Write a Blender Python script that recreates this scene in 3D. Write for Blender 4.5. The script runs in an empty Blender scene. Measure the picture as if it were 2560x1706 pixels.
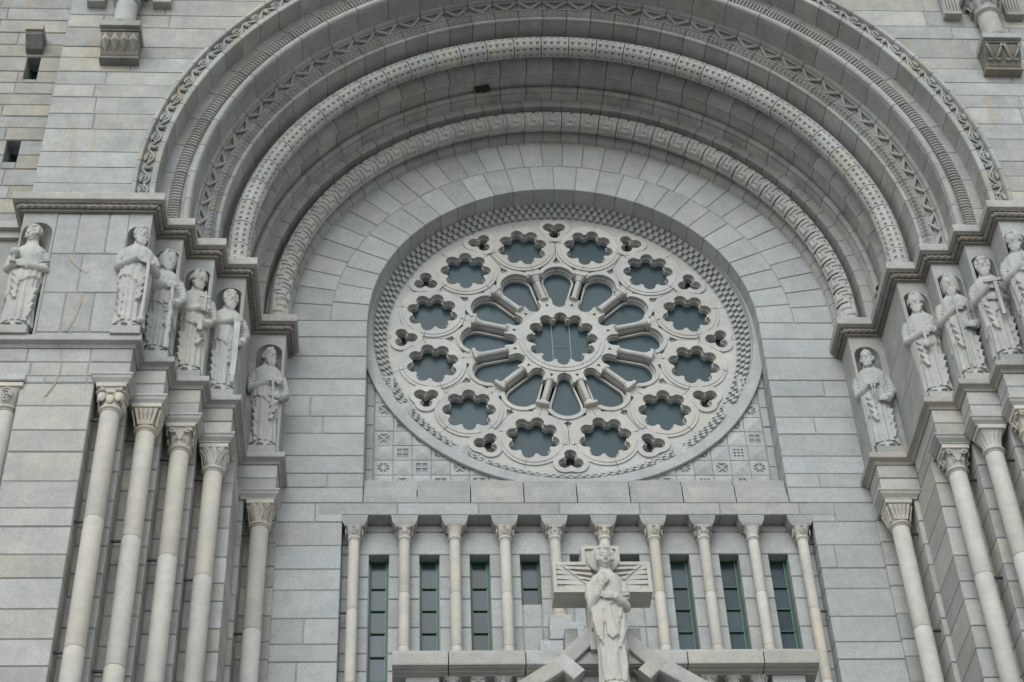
import bpy, bmesh, math, random
from mathutils import Vector, Matrix, Euler
from mathutils.geometry import delaunay_2d_cdt
PI = math.pi
rnd = random.Random(7)
S = bpy.context.scene
COL = S.collection

# ------------------------------------------------------------------ camera
GROUND = -20.8                       # rose centre is the origin; the ground lies below
CAM = Vector((-2.338, -20.602, -19.179))
yaw, pit, rol = (math.radians(a) for a in (4.34669, 42.808, -2.698567))
fwd = Vector((math.sin(yaw)*math.cos(pit), math.cos(yaw)*math.cos(pit), math.sin(pit)))
rgt = Vector((math.cos(yaw), -math.sin(yaw), 0))
upv = rgt.cross(fwd)
r2 = rgt*math.cos(rol) + upv*math.sin(rol)
u2 = -rgt*math.sin(rol) + upv*math.cos(rol)
cd = bpy.data.cameras.new('camera'); cam = bpy.data.objects.new('camera', cd); COL.objects.link(cam)
cam.matrix_world = Matrix(((r2.x, u2.x, -fwd.x, CAM.x), (r2.y, u2.y, -fwd.y, CAM.y), (r2.z, u2.z, -fwd.z, CAM.z), (0, 0, 0, 1)))
cd.sensor_width = 36; cd.lens = 4574.7/2560*36; cd.clip_end = 2000; cd.clip_start = .1
S.camera = cam

# ------------------------------------------------------------------ sky and light: overcast
W = bpy.data.worlds.new('World'); S.world = W; W.use_nodes = True
nt = W.node_tree; nt.nodes.clear()
SUN_EL, SUN_AZ = 40, 195
sky = nt.nodes.new('ShaderNodeTexSky'); sky.sky_type = 'NISHITA'; sky.sun_disc = False
sky.sun_elevation = math.radians(SUN_EL); sky.sun_rotation = math.radians(SUN_AZ)
sky.dust_density = 1; sky.air_density = 1.2; sky.ozone_density = 1
hs = nt.nodes.new('ShaderNodeHueSaturation'); hs.inputs['Saturation'].default_value = .34      # cloud cover: nearly grey
bg = nt.nodes.new('ShaderNodeBackground'); bg.inputs[1].default_value = .14
wo = nt.nodes.new('ShaderNodeOutputWorld')
nt.links.new(sky.outputs[0], hs.inputs['Color']); nt.links.new(hs.outputs[0], bg.inputs[0]); nt.links.new(bg.outputs[0], wo.inputs[0])
sd = bpy.data.lights.new('sun', 'SUN'); sd.energy = 1.1; sd.angle = math.radians(40); sd.color = (.93, .985, 1)
sun = bpy.data.objects.new('sun', sd); COL.objects.link(sun)
az = math.radians(SUN_AZ); el = math.radians(SUN_EL)
sdir = Vector((math.sin(az)*math.cos(el), math.cos(az)*math.cos(el), math.sin(el)))
sun.rotation_euler = sdir.to_track_quat('Z', 'Y').to_euler(); sun.location = (-8, -30, 20)
S.view_settings.view_transform = 'Standard'; S.view_settings.look = 'None'
S.view_settings.gamma = 1; S.view_settings.exposure = .38; S.view_settings.use_curve_mapping = False

# ------------------------------------------------------------------ materials
def nodemat(name):
    m = bpy.data.materials.new(name); m.use_nodes = True
    n = m.node_tree; n.nodes.clear()
    o = n.nodes.new('ShaderNodeOutputMaterial'); b = n.nodes.new('ShaderNodeBsdfPrincipled')
    n.links.new(b.outputs[0], o.inputs[0])
    return m, n, b
def stone(name, col, vary=.12, warm=.0, streak=0., streakcol=(.36, .24, .11), dark=0., darkcol=(.07, .068, .064), speck=.16, mott=.22, rough=.88, bump=.25, mscale=2.2):
    m, n, b = nodemat(name); N = n.nodes.new; L = n.links.new
    geo = N('ShaderNodeNewGeometry'); oi = N('ShaderNodeObjectInfo')
    def noise(scale, detail=4, rgh=.6, vec=None):
        t = N('ShaderNodeTexNoise'); t.inputs['Scale'].default_value = scale; t.inputs['Detail'].default_value = detail
        t.inputs['Roughness'].default_value = rgh; L((vec or geo).outputs[0], t.inputs['Vector']); return t
    def rng(src, a, b_, c, d):
        r = N('ShaderNodeMapRange'); L(src, r.inputs[0])
        for i, v in enumerate((a, b_, c, d)): r.inputs[i+1].default_value = v
        return r.outputs[0]
    def mul(a, b_):
        q = N('ShaderNodeMath'); q.operation = 'MULTIPLY'; L(a, q.inputs[0]); L(b_, q.inputs[1]); return q.outputs[0]
    # every block has its own offset in the noise, so neighbours differ
    off = N('ShaderNodeVectorMath'); off.operation = 'ADD'; L(geo.outputs[0], off.inputs[0])
    cmb = N('ShaderNodeCombineXYZ'); rs = rng(oi.outputs['Random'], 0, 1, 0, 37.)
    for i in range(3): L(rs, cmb.inputs[i])
    L(cmb.outputs[0], off.inputs[1])
    n1 = noise(mscale, 5, .62, off); n2 = noise(70, 2, .7); n3 = noise(9, 4, .65, off); n4 = noise(210, 1, .5)
    v = mul(rng(oi.outputs['Random'], 0, 1, 1-vary, 1+vary), rng(n1.outputs[0], .25, .75, 1-mott, 1+mott))
    v = mul(v, rng(n3.outputs[0], .25, .75, .91, 1.08)); v = mul(v, rng(n2.outputs[0], .3, .7, 1-speck, 1+speck)); v = mul(v, rng(n4.outputs[0], .3, .7, 1-speck*.8, 1+speck*.8))
    base = N('ShaderNodeMix'); base.data_type = 'RGBA'
    base.inputs['A'].default_value = (*col, 1)
    base.inputs['B'].default_value = (col[0]*1.05, col[1]*.97, col[2]*.82, 1)
    # warm blocks: a second random from the first
    fr = N('ShaderNodeMath'); fr.operation = 'FRACT'; fm = N('ShaderNodeMath'); fm.operation = 'MULTIPLY'; fm.inputs[1].default_value = 17.37
    L(oi.outputs['Random'], fm.inputs[0]); L(fm.outputs[0], fr.inputs[0])
    wm = mul(rng(fr.outputs[0], 0, 1, 0, warm+.25), rng(n1.outputs[0], .35, .65, .3, 1.2))
    L(wm, base.inputs['Factor'])
    sc = N('ShaderNodeVectorMath'); sc.operation = 'SCALE'; L(base.outputs['Result'], sc.inputs[0]); L(v, sc.inputs['Scale'])
    out = sc.outputs[0]
    if streak or dark:
        mp = N('ShaderNodeMapping'); mp.inputs['Scale'].default_value = (2.6, 2.6, .42); L(geo.outputs[0], mp.inputs[0])
        mp2 = N('ShaderNodeMapping'); mp2.inputs['Scale'].default_value = (1.1, 1.1, .9); mp2.inputs['Location'].default_value = (4, 9, 2); L(geo.outputs[0], mp2.inputs[0])
        for amt, c, mpp, lo, hi in ((streak, streakcol, mp, .56, .74), (dark, darkcol, mp2, .50, .78)):
            if not amt: continue
            t = noise(1.5, 7, .68, mpp); mx = N('ShaderNodeMix'); mx.data_type = 'RGBA'
            L(rng(t.outputs[0], lo, hi, 0, amt), mx.inputs['Factor']); L(out, mx.inputs['A']); mx.inputs['B'].default_value = (*c, 1); out = mx.outputs['Result']
    L(out, b.inputs['Base Color']); b.inputs['Roughness'].default_value = rough; b.inputs['Specular IOR Level'].default_value = .25
    bp = N('ShaderNodeBump'); bp.inputs['Strength'].default_value = bump; bp.inputs['Distance'].default_value = .012
    ad = N('ShaderNodeMath'); L(n2.outputs[0], ad.inputs[0]); L(n3.outputs[0], ad.inputs[1]); L(ad.outputs[0], bp.inputs['Height']); L(bp.outputs[0], b.inputs['Normal'])
    return m
def plain(name, col, rough=.5, spec=.5, var=.0, vscale=6., metal=0):
    m, n, b = nodemat(name); b.inputs['Roughness'].default_value = rough; b.inputs['Specular IOR Level'].default_value = spec; b.inputs['Metallic'].default_value = metal
    b.inputs['Base Color'].default_value = (*col, 1)
    if var:
        g = n.nodes.new('ShaderNodeNewGeometry'); t = n.nodes.new('ShaderNodeTexNoise'); t.inputs['Scale'].default_value = vscale; t.inputs['Detail'].default_value = 4
        oi = n.nodes.new('ShaderNodeObjectInfo'); ad = n.nodes.new('ShaderNodeMath'); n.links.new(t.outputs[0], ad.inputs[0]); n.links.new(oi.outputs['Random'], ad.inputs[1])
        r = n.nodes.new('ShaderNodeMapRange'); r.inputs[1].default_value = .4; r.inputs[2].default_value = 1.6; r.inputs[3].default_value = 1-var; r.inputs[4].default_value = 1+var
        n.links.new(g.outputs[0], t.inputs['Vector']); n.links.new(ad.outputs[0], r.inputs[0])
        s = n.nodes.new('ShaderNodeVectorMath'); s.operation = 'SCALE'; s.inputs[0].default_value = col; n.links.new(r.outputs[0], s.inputs['Scale'])
        n.links.new(s.outputs[0], b.inputs['Base Color'])
    return m
MAT = {
 'granite': stone('granite', (.385, .402, .40), vary=.085, mott=.13, warm=.10, speck=.22),
 'front':   stone('front_granite', (.365, .378, .37), vary=.14, mott=.20, warm=.70, streak=.62, streakcol=(.40, .26, .12), dark=.24, speck=.15),
 'tower':   stone('tower_granite', (.34, .345, .33), vary=.12, mott=.22, warm=.95, streak=.5, dark=.25),
 'frieze':  stone('frieze_granite', (.355, .368, .365), vary=.08, mott=.15, warm=.3, dark=.22),
 'jamb':    stone('jamb_granite', (.405, .41, .396), vary=.12, mott=.15, warm=.50, dark=.16, speck=.15),
 'arch':    stone('arch_granite', (.39, .39, .38), vary=.10, mott=.22, warm=.35, dark=.45, mscale=1.6),
 'archlt':  stone('arch_granite_light', (.375, .38, .375), vary=.08, mott=.16, warm=.45, dark=.25),
 'lime':    stone('limestone', (.475, .48, .465), vary=.05, mott=.12, warm=.4, speck=.06, dark=.10, bump=.12),
 'limedot': stone('limestone_grey', (.44, .445, .435), vary=.05, mott=.14, warm=.45, speck=.07, dark=.2, bump=.12),
 'shaft':   stone('shaft_limestone', (.51, .497, .465), vary=.07, mott=.13, warm=.6, speck=.06, bump=.10),
 'statue':  stone('statue_limestone', (.43, .445, .435), vary=.05, mott=.17, warm=.35, speck=.06, dark=.25, bump=.14),
 'angel':   stone('angel_limestone', (.48, .475, .45), vary=.03, mott=.13, warm=.5, speck=.06, dark=.08, bump=.14),
 'cornice': stone('cornice_granite', (.40, .395, .38), vary=.06, mott=.18, warm=.6, dark=.35),
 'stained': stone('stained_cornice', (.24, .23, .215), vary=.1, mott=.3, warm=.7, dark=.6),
 'mortar':  stone('mortar', (.27, .29, .295), vary=.0, mott=.15, speck=.1),
 'patch':   plain('mortar_patch', (.36, .325, .25), .9, .2, .12, 14),
 'glass':   plain('leaded_glass', (.034, .064, .074), .30, .22, .16, 1.3),
 'pane':    plain('window_pane', (.034, .056, .068), .2, .32, .5, 5),
 'green':   plain('green_paint', (.012, .075, .032), .45, .5, .3, 9),
 'bars':    plain('glazing_bar', (.17, .27, .28), .5, .4),
 'iron':    plain('iron', (.012, .012, .013), .55, .4),
 'dark':    plain('dark_glass_and_backing', (.024, .030, .034), .25, .4),
 'nest':    stone('nest_twigs', (.075, .045, .025), vary=.1, mott=.5, speck=.4),
 'bird':    plain('bird_feathers', (.014, .014, .016), .6, .3),
 'ground':  stone('paving', (.25, .25, .245), vary=0, mott=.2),
}

# ------------------------------------------------------------------ helpers
class MB:
    def __init__(s): s.v = []; s.f = []
    def add(s, v, f):
        o = len(s.v); s.v += [tuple(p) for p in v]; s.f += [tuple(i+o for i in q) for q in f]; return s
    def box(s, x0, x1, y0, y1, z0, z1, b=0.):
        if x0 > x1: x0, x1 = x1, x0
        if b <= 0:
            v = [(x, y, z) for x in (x0, x1) for y in (y0, y1) for z in (z0, z1)]
            return s.add(v, [(0, 1, 3, 2), (4, 6, 7, 5), (0, 4, 5, 1), (2, 3, 7, 6), (0, 2, 6, 4), (1, 5, 7, 3)])
        L = (x0, y0, z0); H = (x1, y1, z1); v = []; idx = {}
        for sx in (0, 1):
            for sy in (0, 1):
                for sz in (0, 1):
                    c = [(L, H)[k][i] for i, k in enumerate((sx, sy, sz))]; d = [b if k == 0 else -b for k in (sx, sy, sz)]
                    for ax in range(3):
                        p = [c[i] if i == ax else c[i]+d[i] for i in range(3)]
                        idx[sx, sy, sz, ax] = len(v); v.append(tuple(p))
        g = lambda *k: idx[k]; f = []
        for k in (0, 1):
            f.append((g(k, 0, 0, 0), g(k, 1, 0, 0), g(k, 1, 1, 0), g(k, 0, 1, 0)))
            f.append((g(0, k, 0, 1), g(1, k, 0, 1), g(1, k, 1, 1), g(0, k, 1, 1)))
            f.append((g(0, 0, k, 2), g(1, 0, k, 2), g(1, 1, k, 2), g(0, 1, k, 2)))
        for a in (0, 1):
            for c in (0, 1):
                f.append((g(a, c, 0, 0), g(a, c, 1, 0), g(a, c, 1, 1), g(a, c, 0, 1)))
                f.append((g(a, 0, c, 0), g(a, 1, c, 0), g(a, 1, c, 2), g(a, 0, c, 2)))
                f.append((g(0, a, c, 1), g(1, a, c, 1), g(1, a, c, 2), g(0, a, c, 2)))
                for e in (0, 1): f.append((g(a, c, e, 0), g(a, c, e, 1), g(a, c, e, 2)))
        return s.add(v, f)
    def prism(s, poly, y0, y1):          # polygon in (x,z) extruded along y
        n = len(poly); v = [(x, y0, z) for x, z in poly] + [(x, y1, z) for x, z in poly]
        return s.add(v, [tuple(range(n)), tuple(range(2*n-1, n-1, -1))] + [(i, (i+1) % n, n+(i+1) % n, n+i) for i in range(n)])
    def lathe(s, prof, c=(0, 0, 0), n=24, cap=True):
        v = []; f = []
        for r, z in prof:
            v += [(c[0]+r*math.cos(2*PI*i/n), c[1]+r*math.sin(2*PI*i/n), c[2]+z) for i in range(n)]
        for j in range(len(prof)-1): f += [(j*n+i, j*n+(i+1) % n, (j+1)*n+(i+1) % n, (j+1)*n+i) for i in range(n)]
        if cap: f += [tuple(range(n-1, -1, -1)), tuple(range((len(prof)-1)*n, len(prof)*n))]
        return s.add(v, f)
    def loft(s, rings, cap=True):
        n = len(rings[0]); v = [p for r in rings for p in r]; f = []
        for j in range(len(rings)-1): f += [(j*n+i, j*n+(i+1) % n, (j+1)*n+(i+1) % n, (j+1)*n+i) for i in range(n)]
        if cap: f += [tuple(range(n-1, -1, -1)), tuple(range((len(rings)-1)*n, len(rings)*n))]
        return s.add(v, f)
    def tube(s, pts, rad, n=8, flat=1., up=None):
        pts = [Vector(p) for p in pts]; rings = []
        rad = rad if isinstance(rad, (list, tuple)) else [rad]*len(pts)
        ref = Vector(up) if up else None
        for i, p in enumerate(pts):
            t = (pts[min(i+1, len(pts)-1)]-pts[max(i-1, 0)]).normalized()
            a = ref or (Vector((0, 0, 1)) if abs(t.z) < .9 else Vector((1, 0, 0)))
            b = t.cross(a).normalized(); c = b.cross(t)
            rings.append([p + b*(rad[i]*math.cos(2*PI*k/n)) + c*(rad[i]*flat*math.sin(2*PI*k/n)) for k in range(n)])
        return s.loft(rings)
    def ell(s, c, r, nu=14, nv=9, rot=None):
        v = []; R = rot.to_matrix() if rot else None
        rings = []
        for j in range(nv):
            ph = -PI/2 + PI*(j+.5)/nv
            ring = []
            for i in range(nu):
                p = Vector((r[0]*math.cos(ph)*math.cos(2*PI*i/nu), r[1]*math.cos(ph)*math.sin(2*PI*i/nu), r[2]*math.sin(ph)))
                if R: p = R @ p
                ring.append(p+Vector(c))
            rings.append(ring)
        return s.loft(rings)
    def xf(s, M):
        s.v = [tuple(M @ Vector(p)) for p in s.v]; return s
    def mesh(s, name, mat, smooth=False, fix=True):
        me = bpy.data.meshes.new(name); me.from_pydata(s.v, [], s.f)
        if fix:
            bm = bmesh.new(); bm.from_mesh(me); bmesh.ops.recalc_face_normals(bm, faces=bm.faces); bm.to_mesh(me); bm.free()
        me.materials.append(MAT[mat]); 
        if smooth is True: me.polygons.foreach_set('use_smooth', [True]*len(me.polygons))
        elif smooth: me.polygons.foreach_set('use_smooth', [True]*len(me.polygons)); me.set_sharp_from_angle(angle=math.radians(smooth))
        return me
    def obj(s, name, mat, parent=None, smooth=False, **k): return put(name, s.mesh(name, mat, smooth), parent, **k)
def put(name, me, parent=None, loc=None, rot=None):
    o = bpy.data.objects.new(name, me); COL.objects.link(o)
    if loc: o.location = loc
    if rot: o.rotation_euler = rot
    if parent:
        o.parent = parent; o.matrix_parent_inverse = Matrix.Translation(-abs_loc(parent))
    return o
def abs_loc(p): return Vector(p['base']) if 'base' in p else Vector((0, 0, 0))
def tag(o, label, cat, group=None):
    o['label'] = label; o['category'] = cat; o['kind'] = 'thing'
    if group: o['group'] = group
    return o
def thing(name, label, cat, loc=(0, 0, 0), group=None):
    o = bpy.data.objects.new(name, None); COL.objects.link(o); o.location = loc; o.empty_display_size = .1
    o['base'] = list(loc)
    return tag(o, label, cat, group)
def jit(a): return rnd.uniform(-a, a)
GAP = .007
def block(parent, x0, x1, y0, y1, z0, z1, mat, name='stone_block', b=.009):
    if x0 > x1: x0, x1 = x1, x0
    d = jit(.004)
    return MB().box(x0+GAP, x1-GAP, y0+d, y1, z0+GAP, z1-GAP, b).obj(name, mat, parent)
def cdt(outer, holes):
    """triangulated flat polygon with holes -> (points, faces, loops of point indices)"""
    pts = []; edges = []; loops = []
    for lp in [outer]+holes:
        o = len(pts); n = len(lp); pts += [Vector(p) for p in lp]; edges += [(o+i, o+(i+1) % n) for i in range(n)]; loops.append(list(range(o, o+n)))
    fa = [list(range(len(outer)))]
    vo, eo, fo, ov, oe, of = delaunay_2d_cdt(pts, edges, [], 0, 1e-6)
    def inside(p, lp):
        c = False; n = len(lp)
        for i in range(n):
            a, b = lp[i], lp[(i+1) % n]
            if (a[1] > p[1]) != (b[1] > p[1]) and p[0] < (b[0]-a[0])*(p[1]-a[1])/(b[1]-a[1])+a[0]: c = not c
        return c
    keep = []
    for f in fo:
        m = [sum(vo[i][k] for i in f)/len(f) for k in (0, 1)]
        if inside(m, outer) and not any(inside(m, h) for h in holes): keep.append(f)
    mp = {}
    for i, src in enumerate(ov):
        for q in src: mp[q] = i
    return vo, keep, [[mp[i] for i in lp] for lp in loops]
def plate(mb, outer, holes, y0, y1):
    vo, fs, loops = cdt(outer, holes); n = len(vo)
    v = [(p.x, y0, p.y) for p in vo]+[(p.x, y1, p.y) for p in vo]
    f = [tuple(q) for q in fs]+[tuple(i+n for i in reversed(q)) for q in fs]
    for lp in loops:
        for i in range(len(lp)):
            a, b = lp[i], lp[(i+1) % len(lp)]
            if a != b: f.append((a, b, b+n, a+n))
    return mb.add(v, f)
def arc(cx, cz, r, a0, a1, n): return [(cx+r*math.cos(a0+(a1-a0)*i/n), cz+r*math.sin(a0+(a1-a0)*i/n)) for i in range(n+1)]

# ------------------------------------------------------------------ key dimensions (metres from the rose centre)
ZC = -.10                 # centre of all arch curves
WY = -.50                 # tympanum wall plane
FY = -3.25                # upper front wall plane
PY = -3.39                # frieze and pier front plane
STILT = .51
COURSES = [-.06, -.44, -.83, -1.28, -1.60, -2.0, -2.32, -2.73, -3.05, -3.30, -3.57, -3.90, -4.30, -4.69, -5.03, -5.48, -5.88, -6.15, -6.55, -6.88, -7.30, -7.70, -8.05, -8.45, -8.9, -9.3, -9.7, -10.1]

# ------------------------------------------------------------------ ground
g = MB().add([(-300, -300, GROUND), (300, -300, GROUND), (300, 300, GROUND), (-300, 300, GROUND)], [(0, 1, 2, 3)]).obj('ground', 'ground')
g['kind'] = 'structure'

# ================================================================== WALLS
def splits(x0, x1, wmin, wmax):
    out = [x0]
    while x1-out[-1] > wmax*1.25: out.append(out[-1]+rnd.uniform(wmin, wmax))
    if x1-out[-1] < wmin*.5 and len(out) > 1: out.pop()
    return out+[x1]
# ---- upper front wall, left and right of the great arch (outer arch radius RO)
RO = 6.20
FZ = [6.9, 6.45, 6.05, 5.72, 5.3, 4.85, 4.45, 4.10, 3.71, 3.40, 2.93, 2.67, 2.34, 2.04, 1.755, 1.38, 1.04, .553, .23, -.10, -.33, -.60]
def edge(z): return math.sqrt(max(0, RO*RO-(z-ZC)**2)) if z > ZC else RO
fw = {}
for sx, word in ((-1, 'left'), (1, 'right')):
    w = thing('ashlar_wall', f'weathered ashlar wall with rust stains {word} of the great arch', 'wall', (sx*6.9, FY, -.6)); fw[sx] = w
    x1 = 7.56 if sx < 0 else 9.2
    for z1, z0 in zip(FZ, FZ[1:]):
        e0, e1 = edge(z0), edge(z1)
        xs = splits(0, x1-max(e0, .02), .5, 1.15)
        xs = [x1-x for x in xs]                       # from the outside inwards
        for a, b in zip(xs, xs[1:]):
            if b > max(e0, .02)+.01:
                block(w, sx*a, sx*b, FY, FY+.25, z0, z1, 'front')
            else:
                n = 5; pts = [(z0+GAP+(z1-z0-2*GAP)*i/n) for i in range(n+1)]
                poly = [(sx*(a-GAP), z0+GAP)]+[(sx*(min(a-.05, edge(z)+GAP)), z) for z in pts]+[(sx*(a-GAP), z1-GAP)]
                MB().prism(poly, FY+jit(.004), FY+.25).obj('stone_block', 'front', w)
    mb = MB(); n = 40
    poly = [(sx*x1, -.62)]+[(sx*(edge(z)), z) for z in [(-.62+(6.85+.62)*i/n) for i in range(n+1)]]+[(sx*x1, 6.85)]
    mb.prism(poly, FY+.012, FY+.6).obj('mortar_bed', 'mortar', w)
# wall edge return at the far left of the front wall
for z1, z0 in zip(FZ, FZ[1:]):
    block(fw[-1], -7.56+.005, -7.45, FY+.26, FY+.7, z0, z1, 'front')

# ---- tower wall set back on the far left, with two slit windows
TY = -2.87
tw = thing('ashlar_wall', 'darker stained tower wall with two slit windows at far left', 'wall', (-8.5, TY, -.6))
TZ = [5.2, 4.75, 4.35, 4.02, 3.86, 3.64, 3.36, 3.14, 2.76, 2.62-.09, 2.27, 2.02, 1.76, 1.5, 1.22, .88, .756, .35, .02, -.29, -.62]
TZ = [5.2, 4.75, 4.35, 4.05, 3.74, 3.44, 3.145, 2.80, 2.53, 2.27, 2.02, 1.76, 1.5, 1.22, .90, .60, .25, -.02, -.32, -.62]
slits = [(-8.155, -7.965, 2.62, 3.145), (-8.175, -7.985, .756, 1.22)]
for z1, z0 in zip(TZ, TZ[1:]):
    sl = [s for s in slits if s[2] < z1-.02 and s[3] > z0+.02]
    cuts = splits(-11, -7.555, .55, 1.1)
    for a, b in zip(cuts, cuts[1:]):
        parts = [(a, b)]
        for s in sl:
            np_ = []
            for p, q in parts:
                if q <= s[0] or p >= s[1]: np_.append((p, q)); continue
                if p < s[0]-.06: np_.append((p, s[0]))
                if q > s[1]+.06: np_.append((s[1], q))
            parts = np_
        for p, q in parts:
            zz0, zz1 = z0, z1
            block(tw, p, q, TY, TY+.22, zz0, zz1, 'tower')
        for s in sl:                       # stone left over under and over a slit inside this course
            if z0 < s[2]-.03: block(tw, s[0]-.006, s[1]+.006, TY+.002, TY+.22, z0, s[2], 'tower')
            if z1 > s[3]+.03: block(tw, s[0]-.006, s[1]+.006, TY+.002, TY+.22, s[3], z1, 'tower')
mb = MB(); zs = sorted([s[2] for s in slits]+[s[3] for s in slits])
mb.box(-11, -8.18, TY+.014, TY+.2, -.62, 5.2).box(-7.96, -7.5, TY+.014, TY+.2, -.62, 5.2)
for z0, z1 in ((-.62, .756), (1.22, 2.62), (3.145, 5.2)): mb.box(-8.18, -7.96, TY+.014, TY+.2, z0, z1)
mb.obj('mortar_bed', 'mortar', tw)
for i, s in enumerate(slits):
    sw = thing('slit_window', f'small dark slit window, {"lower" if i else "upper"} of two in the tower wall', 'window', ((s[0]+s[1])/2, TY+.3, s[2]), 'tower slit windows')
    MB().box(s[0]-.01, s[0]+.03, TY+.26, TY+.3, s[2]-.02, s[3]+.02).box(s[1]-.03, s[1]+.01, TY+.26, TY+.3, s[2]-.02, s[3]+.02).obj('frame', 'green', sw)
    MB().box(s[0]-.03, s[1]+.03, TY+.3, TY+.32, s[2]-.05, s[3]+.05).obj('pane', 'pane', sw)
    MB().box(s[0]-.1, s[0]-.004, TY+.21, TY+.33, s[2]-.05, s[3]+.05).box(s[1]+.004, s[1]+.1, TY+.21, TY+.33, s[2]-.05, s[3]+.05).box(s[0]-.1, s[1]+.1, TY+.21, TY+.33, s[3]+.004, s[3]+.1).obj('reveal', 'tower', sw)
# rain spout on the tower wall
sp = thing('water_spout', 'small mossy stone spout above the upper slit window', 'spout', (-8.06, TY, 3.2))
MB().prism([(-8.20, 3.56), (-7.93, 3.56), (-7.93, 3.44), (-8.20, 3.44)], TY-.30, TY+.01).obj('lip', 'tower', sp)
mb = MB(); prof = [(TY-.27, 3.44), (TY-.255, 3.38), (TY-.17, 3.30), (TY-.10, 3.22), (TY+.01, 3.20), (TY+.01, 3.44)]
v = [(-8.19, y, z) for y, z in prof]+[(-7.94, y, z) for y, z in prof]; n = len(prof)
mb.add(v, [tuple(range(n)), tuple(range(2*n-1, n-1, -1))]+[(i, (i+1) % n, n+(i+1) % n, n+i) for i in range(n)]).obj('bracket', 'stained', sp)

# ---- tympanum wall: two rings of voussoirs over the rose, coursed piers below
ty = thing('ashlar_wall', 'pale granite tympanum wall framing the rose window', 'wall', (0, WY, ZC))
R0, R1, R2 = 2.975, 3.535, 4.16
def ring_block(parent, ri, ro, a0, a1, y0, y1, mat, cache={}):
    key = (round(ri, 3), round(ro, 3), round(a1-a0, 5), y0, y1, mat)
    if key not in cache:
        h = (a1-a0)/2; gi = GAP/ri; go = GAP/ro; n = 3; c = .008; mb = MB(); fr = []; bk = []; md = []
        for rr, gg, dr in ((ri, gi, 1), (ro, go, -1)):
            sg = 1 if dr > 0 else -1
            us = [(-h+gg)+(2*h-2*gg)*i/n for i in range(n+1)]
            if dr < 0: us = us[::-1]
            for u in us:
                md.append((math.sin(u)*(rr+dr*GAP*.6), math.cos(u)*(rr+dr*GAP*.6)))
        cx = sum(p[0] for p in md)/len(md); cz = sum(p[1] for p in md)/len(md); k = 1-c*3/(ro-ri)
        fr = [(cx+(x-cx)*k, y0, cz+(z-cz)*k) for x, z in md]; m2 = [(x, y0+c, z) for x, z in md]; bk = [(x, y1, z) for x, z in md]
        cache[key] = mb.loft([fr, m2, bk]).mesh('voussoir', mat)
    return put('voussoir', cache[key], parent, loc=(0, jit(.003), ZC), rot=(0, (a0+a1)/2, 0))
for ri, ro, n in ((R0, R1, 28), (R1, R2, 35)):
    for i in range(n): ring_block(ty, ri, ro, -PI/2+PI*i/n, -PI/2+PI*(i+1)/n, WY, -.14 if ri == R0 else WY+.25, 'granite')
mb = MB()
mb.prism(arc(0, ZC, R2+.3, 0, PI, 48)+arc(0, ZC, R0+.012, PI, 0, 48), WY+.012, -.15)
for sx in (-1, 1):
    mb.box(sx*(R0+.012), sx*4.5, WY+.012, -.15, -3.57, ZC)
    mb.box(sx*3.262, sx*4.5, WY+.012, .3, -10.1, -3.57)
mb.obj('mortar_bed', 'mortar', ty)
zlist = [ZC]+[z for z in COURSES if z < -.3]
for sx in (-1, 1):
    for z1, z0 in zip(zlist, zlist[1:]):
        xi = R0 if z0 > -3.6 else 3.25
        xs = [xi, 4.19]
        if rnd.random() < .3 and z0 < -.5: xs = [xi, rnd.uniform(3.45, 3.8), 4.19]
        if -.9 < z0 < -.8 or -.5 < z0 < -.4: xs = [xi, 4.19]
        for a, b in zip(xs, xs[1:]): block(ty, sx*a, sx*b, WY, -.14 if a < 3.3 else WY+.2, z0, z1, 'granite')

# ================================================================== ARCHIVOLTS
def Marc(R0_): return lambda r, y, s: (r*math.sin(s/R0_), y, r*math.cos(s/R0_))
def sweep(mb, M, prof, s0, s1, n):
    rings = [[M(r, y, s0+(s1-s0)*i/n) for r, y in prof] for i in range(n+1)]
    return mb.loft(rings)
def circ(cr, cy, rad, n=14, a0=0, a1=2*PI): return [(cr+rad*math.cos(a0+(a1-a0)*i/n), cy+rad*math.sin(a0+(a1-a0)*i/n)) for i in range(n if a1-a0 > 6.2 else n+1)]
def archivolt(label, R, N, mat, carve, smooth=35, gap=.006):
    t = thing('archivolt', label, 'arch', (0, 0, -.61), 'stepped arch orders')
    da = PI/N; L = R*da
    me = None
    for i in range(N):
        if me is None:
            mb = MB(); carve(mb, Marc(R), -L/2+gap, L/2-gap); me = mb.mesh('voussoir', mat, smooth)
        put('voussoir', me, t, loc=(0, 0, ZC), rot=(0, -PI/2+da*(i+.5), 0))
    for sx in (-1, 1):
        mb = MB(); M = lambda r, y, s: (sx*r, y, ZC-STILT/2-s)
        carve(mb, M, -STILT/2+gap*.5, STILT/2+.004); mb.obj('voussoir', mat, t, smooth)
    return t
# 0 innermost plain order
archivolt('plain chamfered inner arch order next to the tympanum', 4.13, 43, 'archlt',
    lambda mb, M, a, b: sweep(mb, M, [(4.106, -.46), (4.115, -.50), (4.132, -.588), (4.165, -.62), (4.30, -.66), (4.52, -.66), (4.52, -.46)], a, b, 3))
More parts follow.
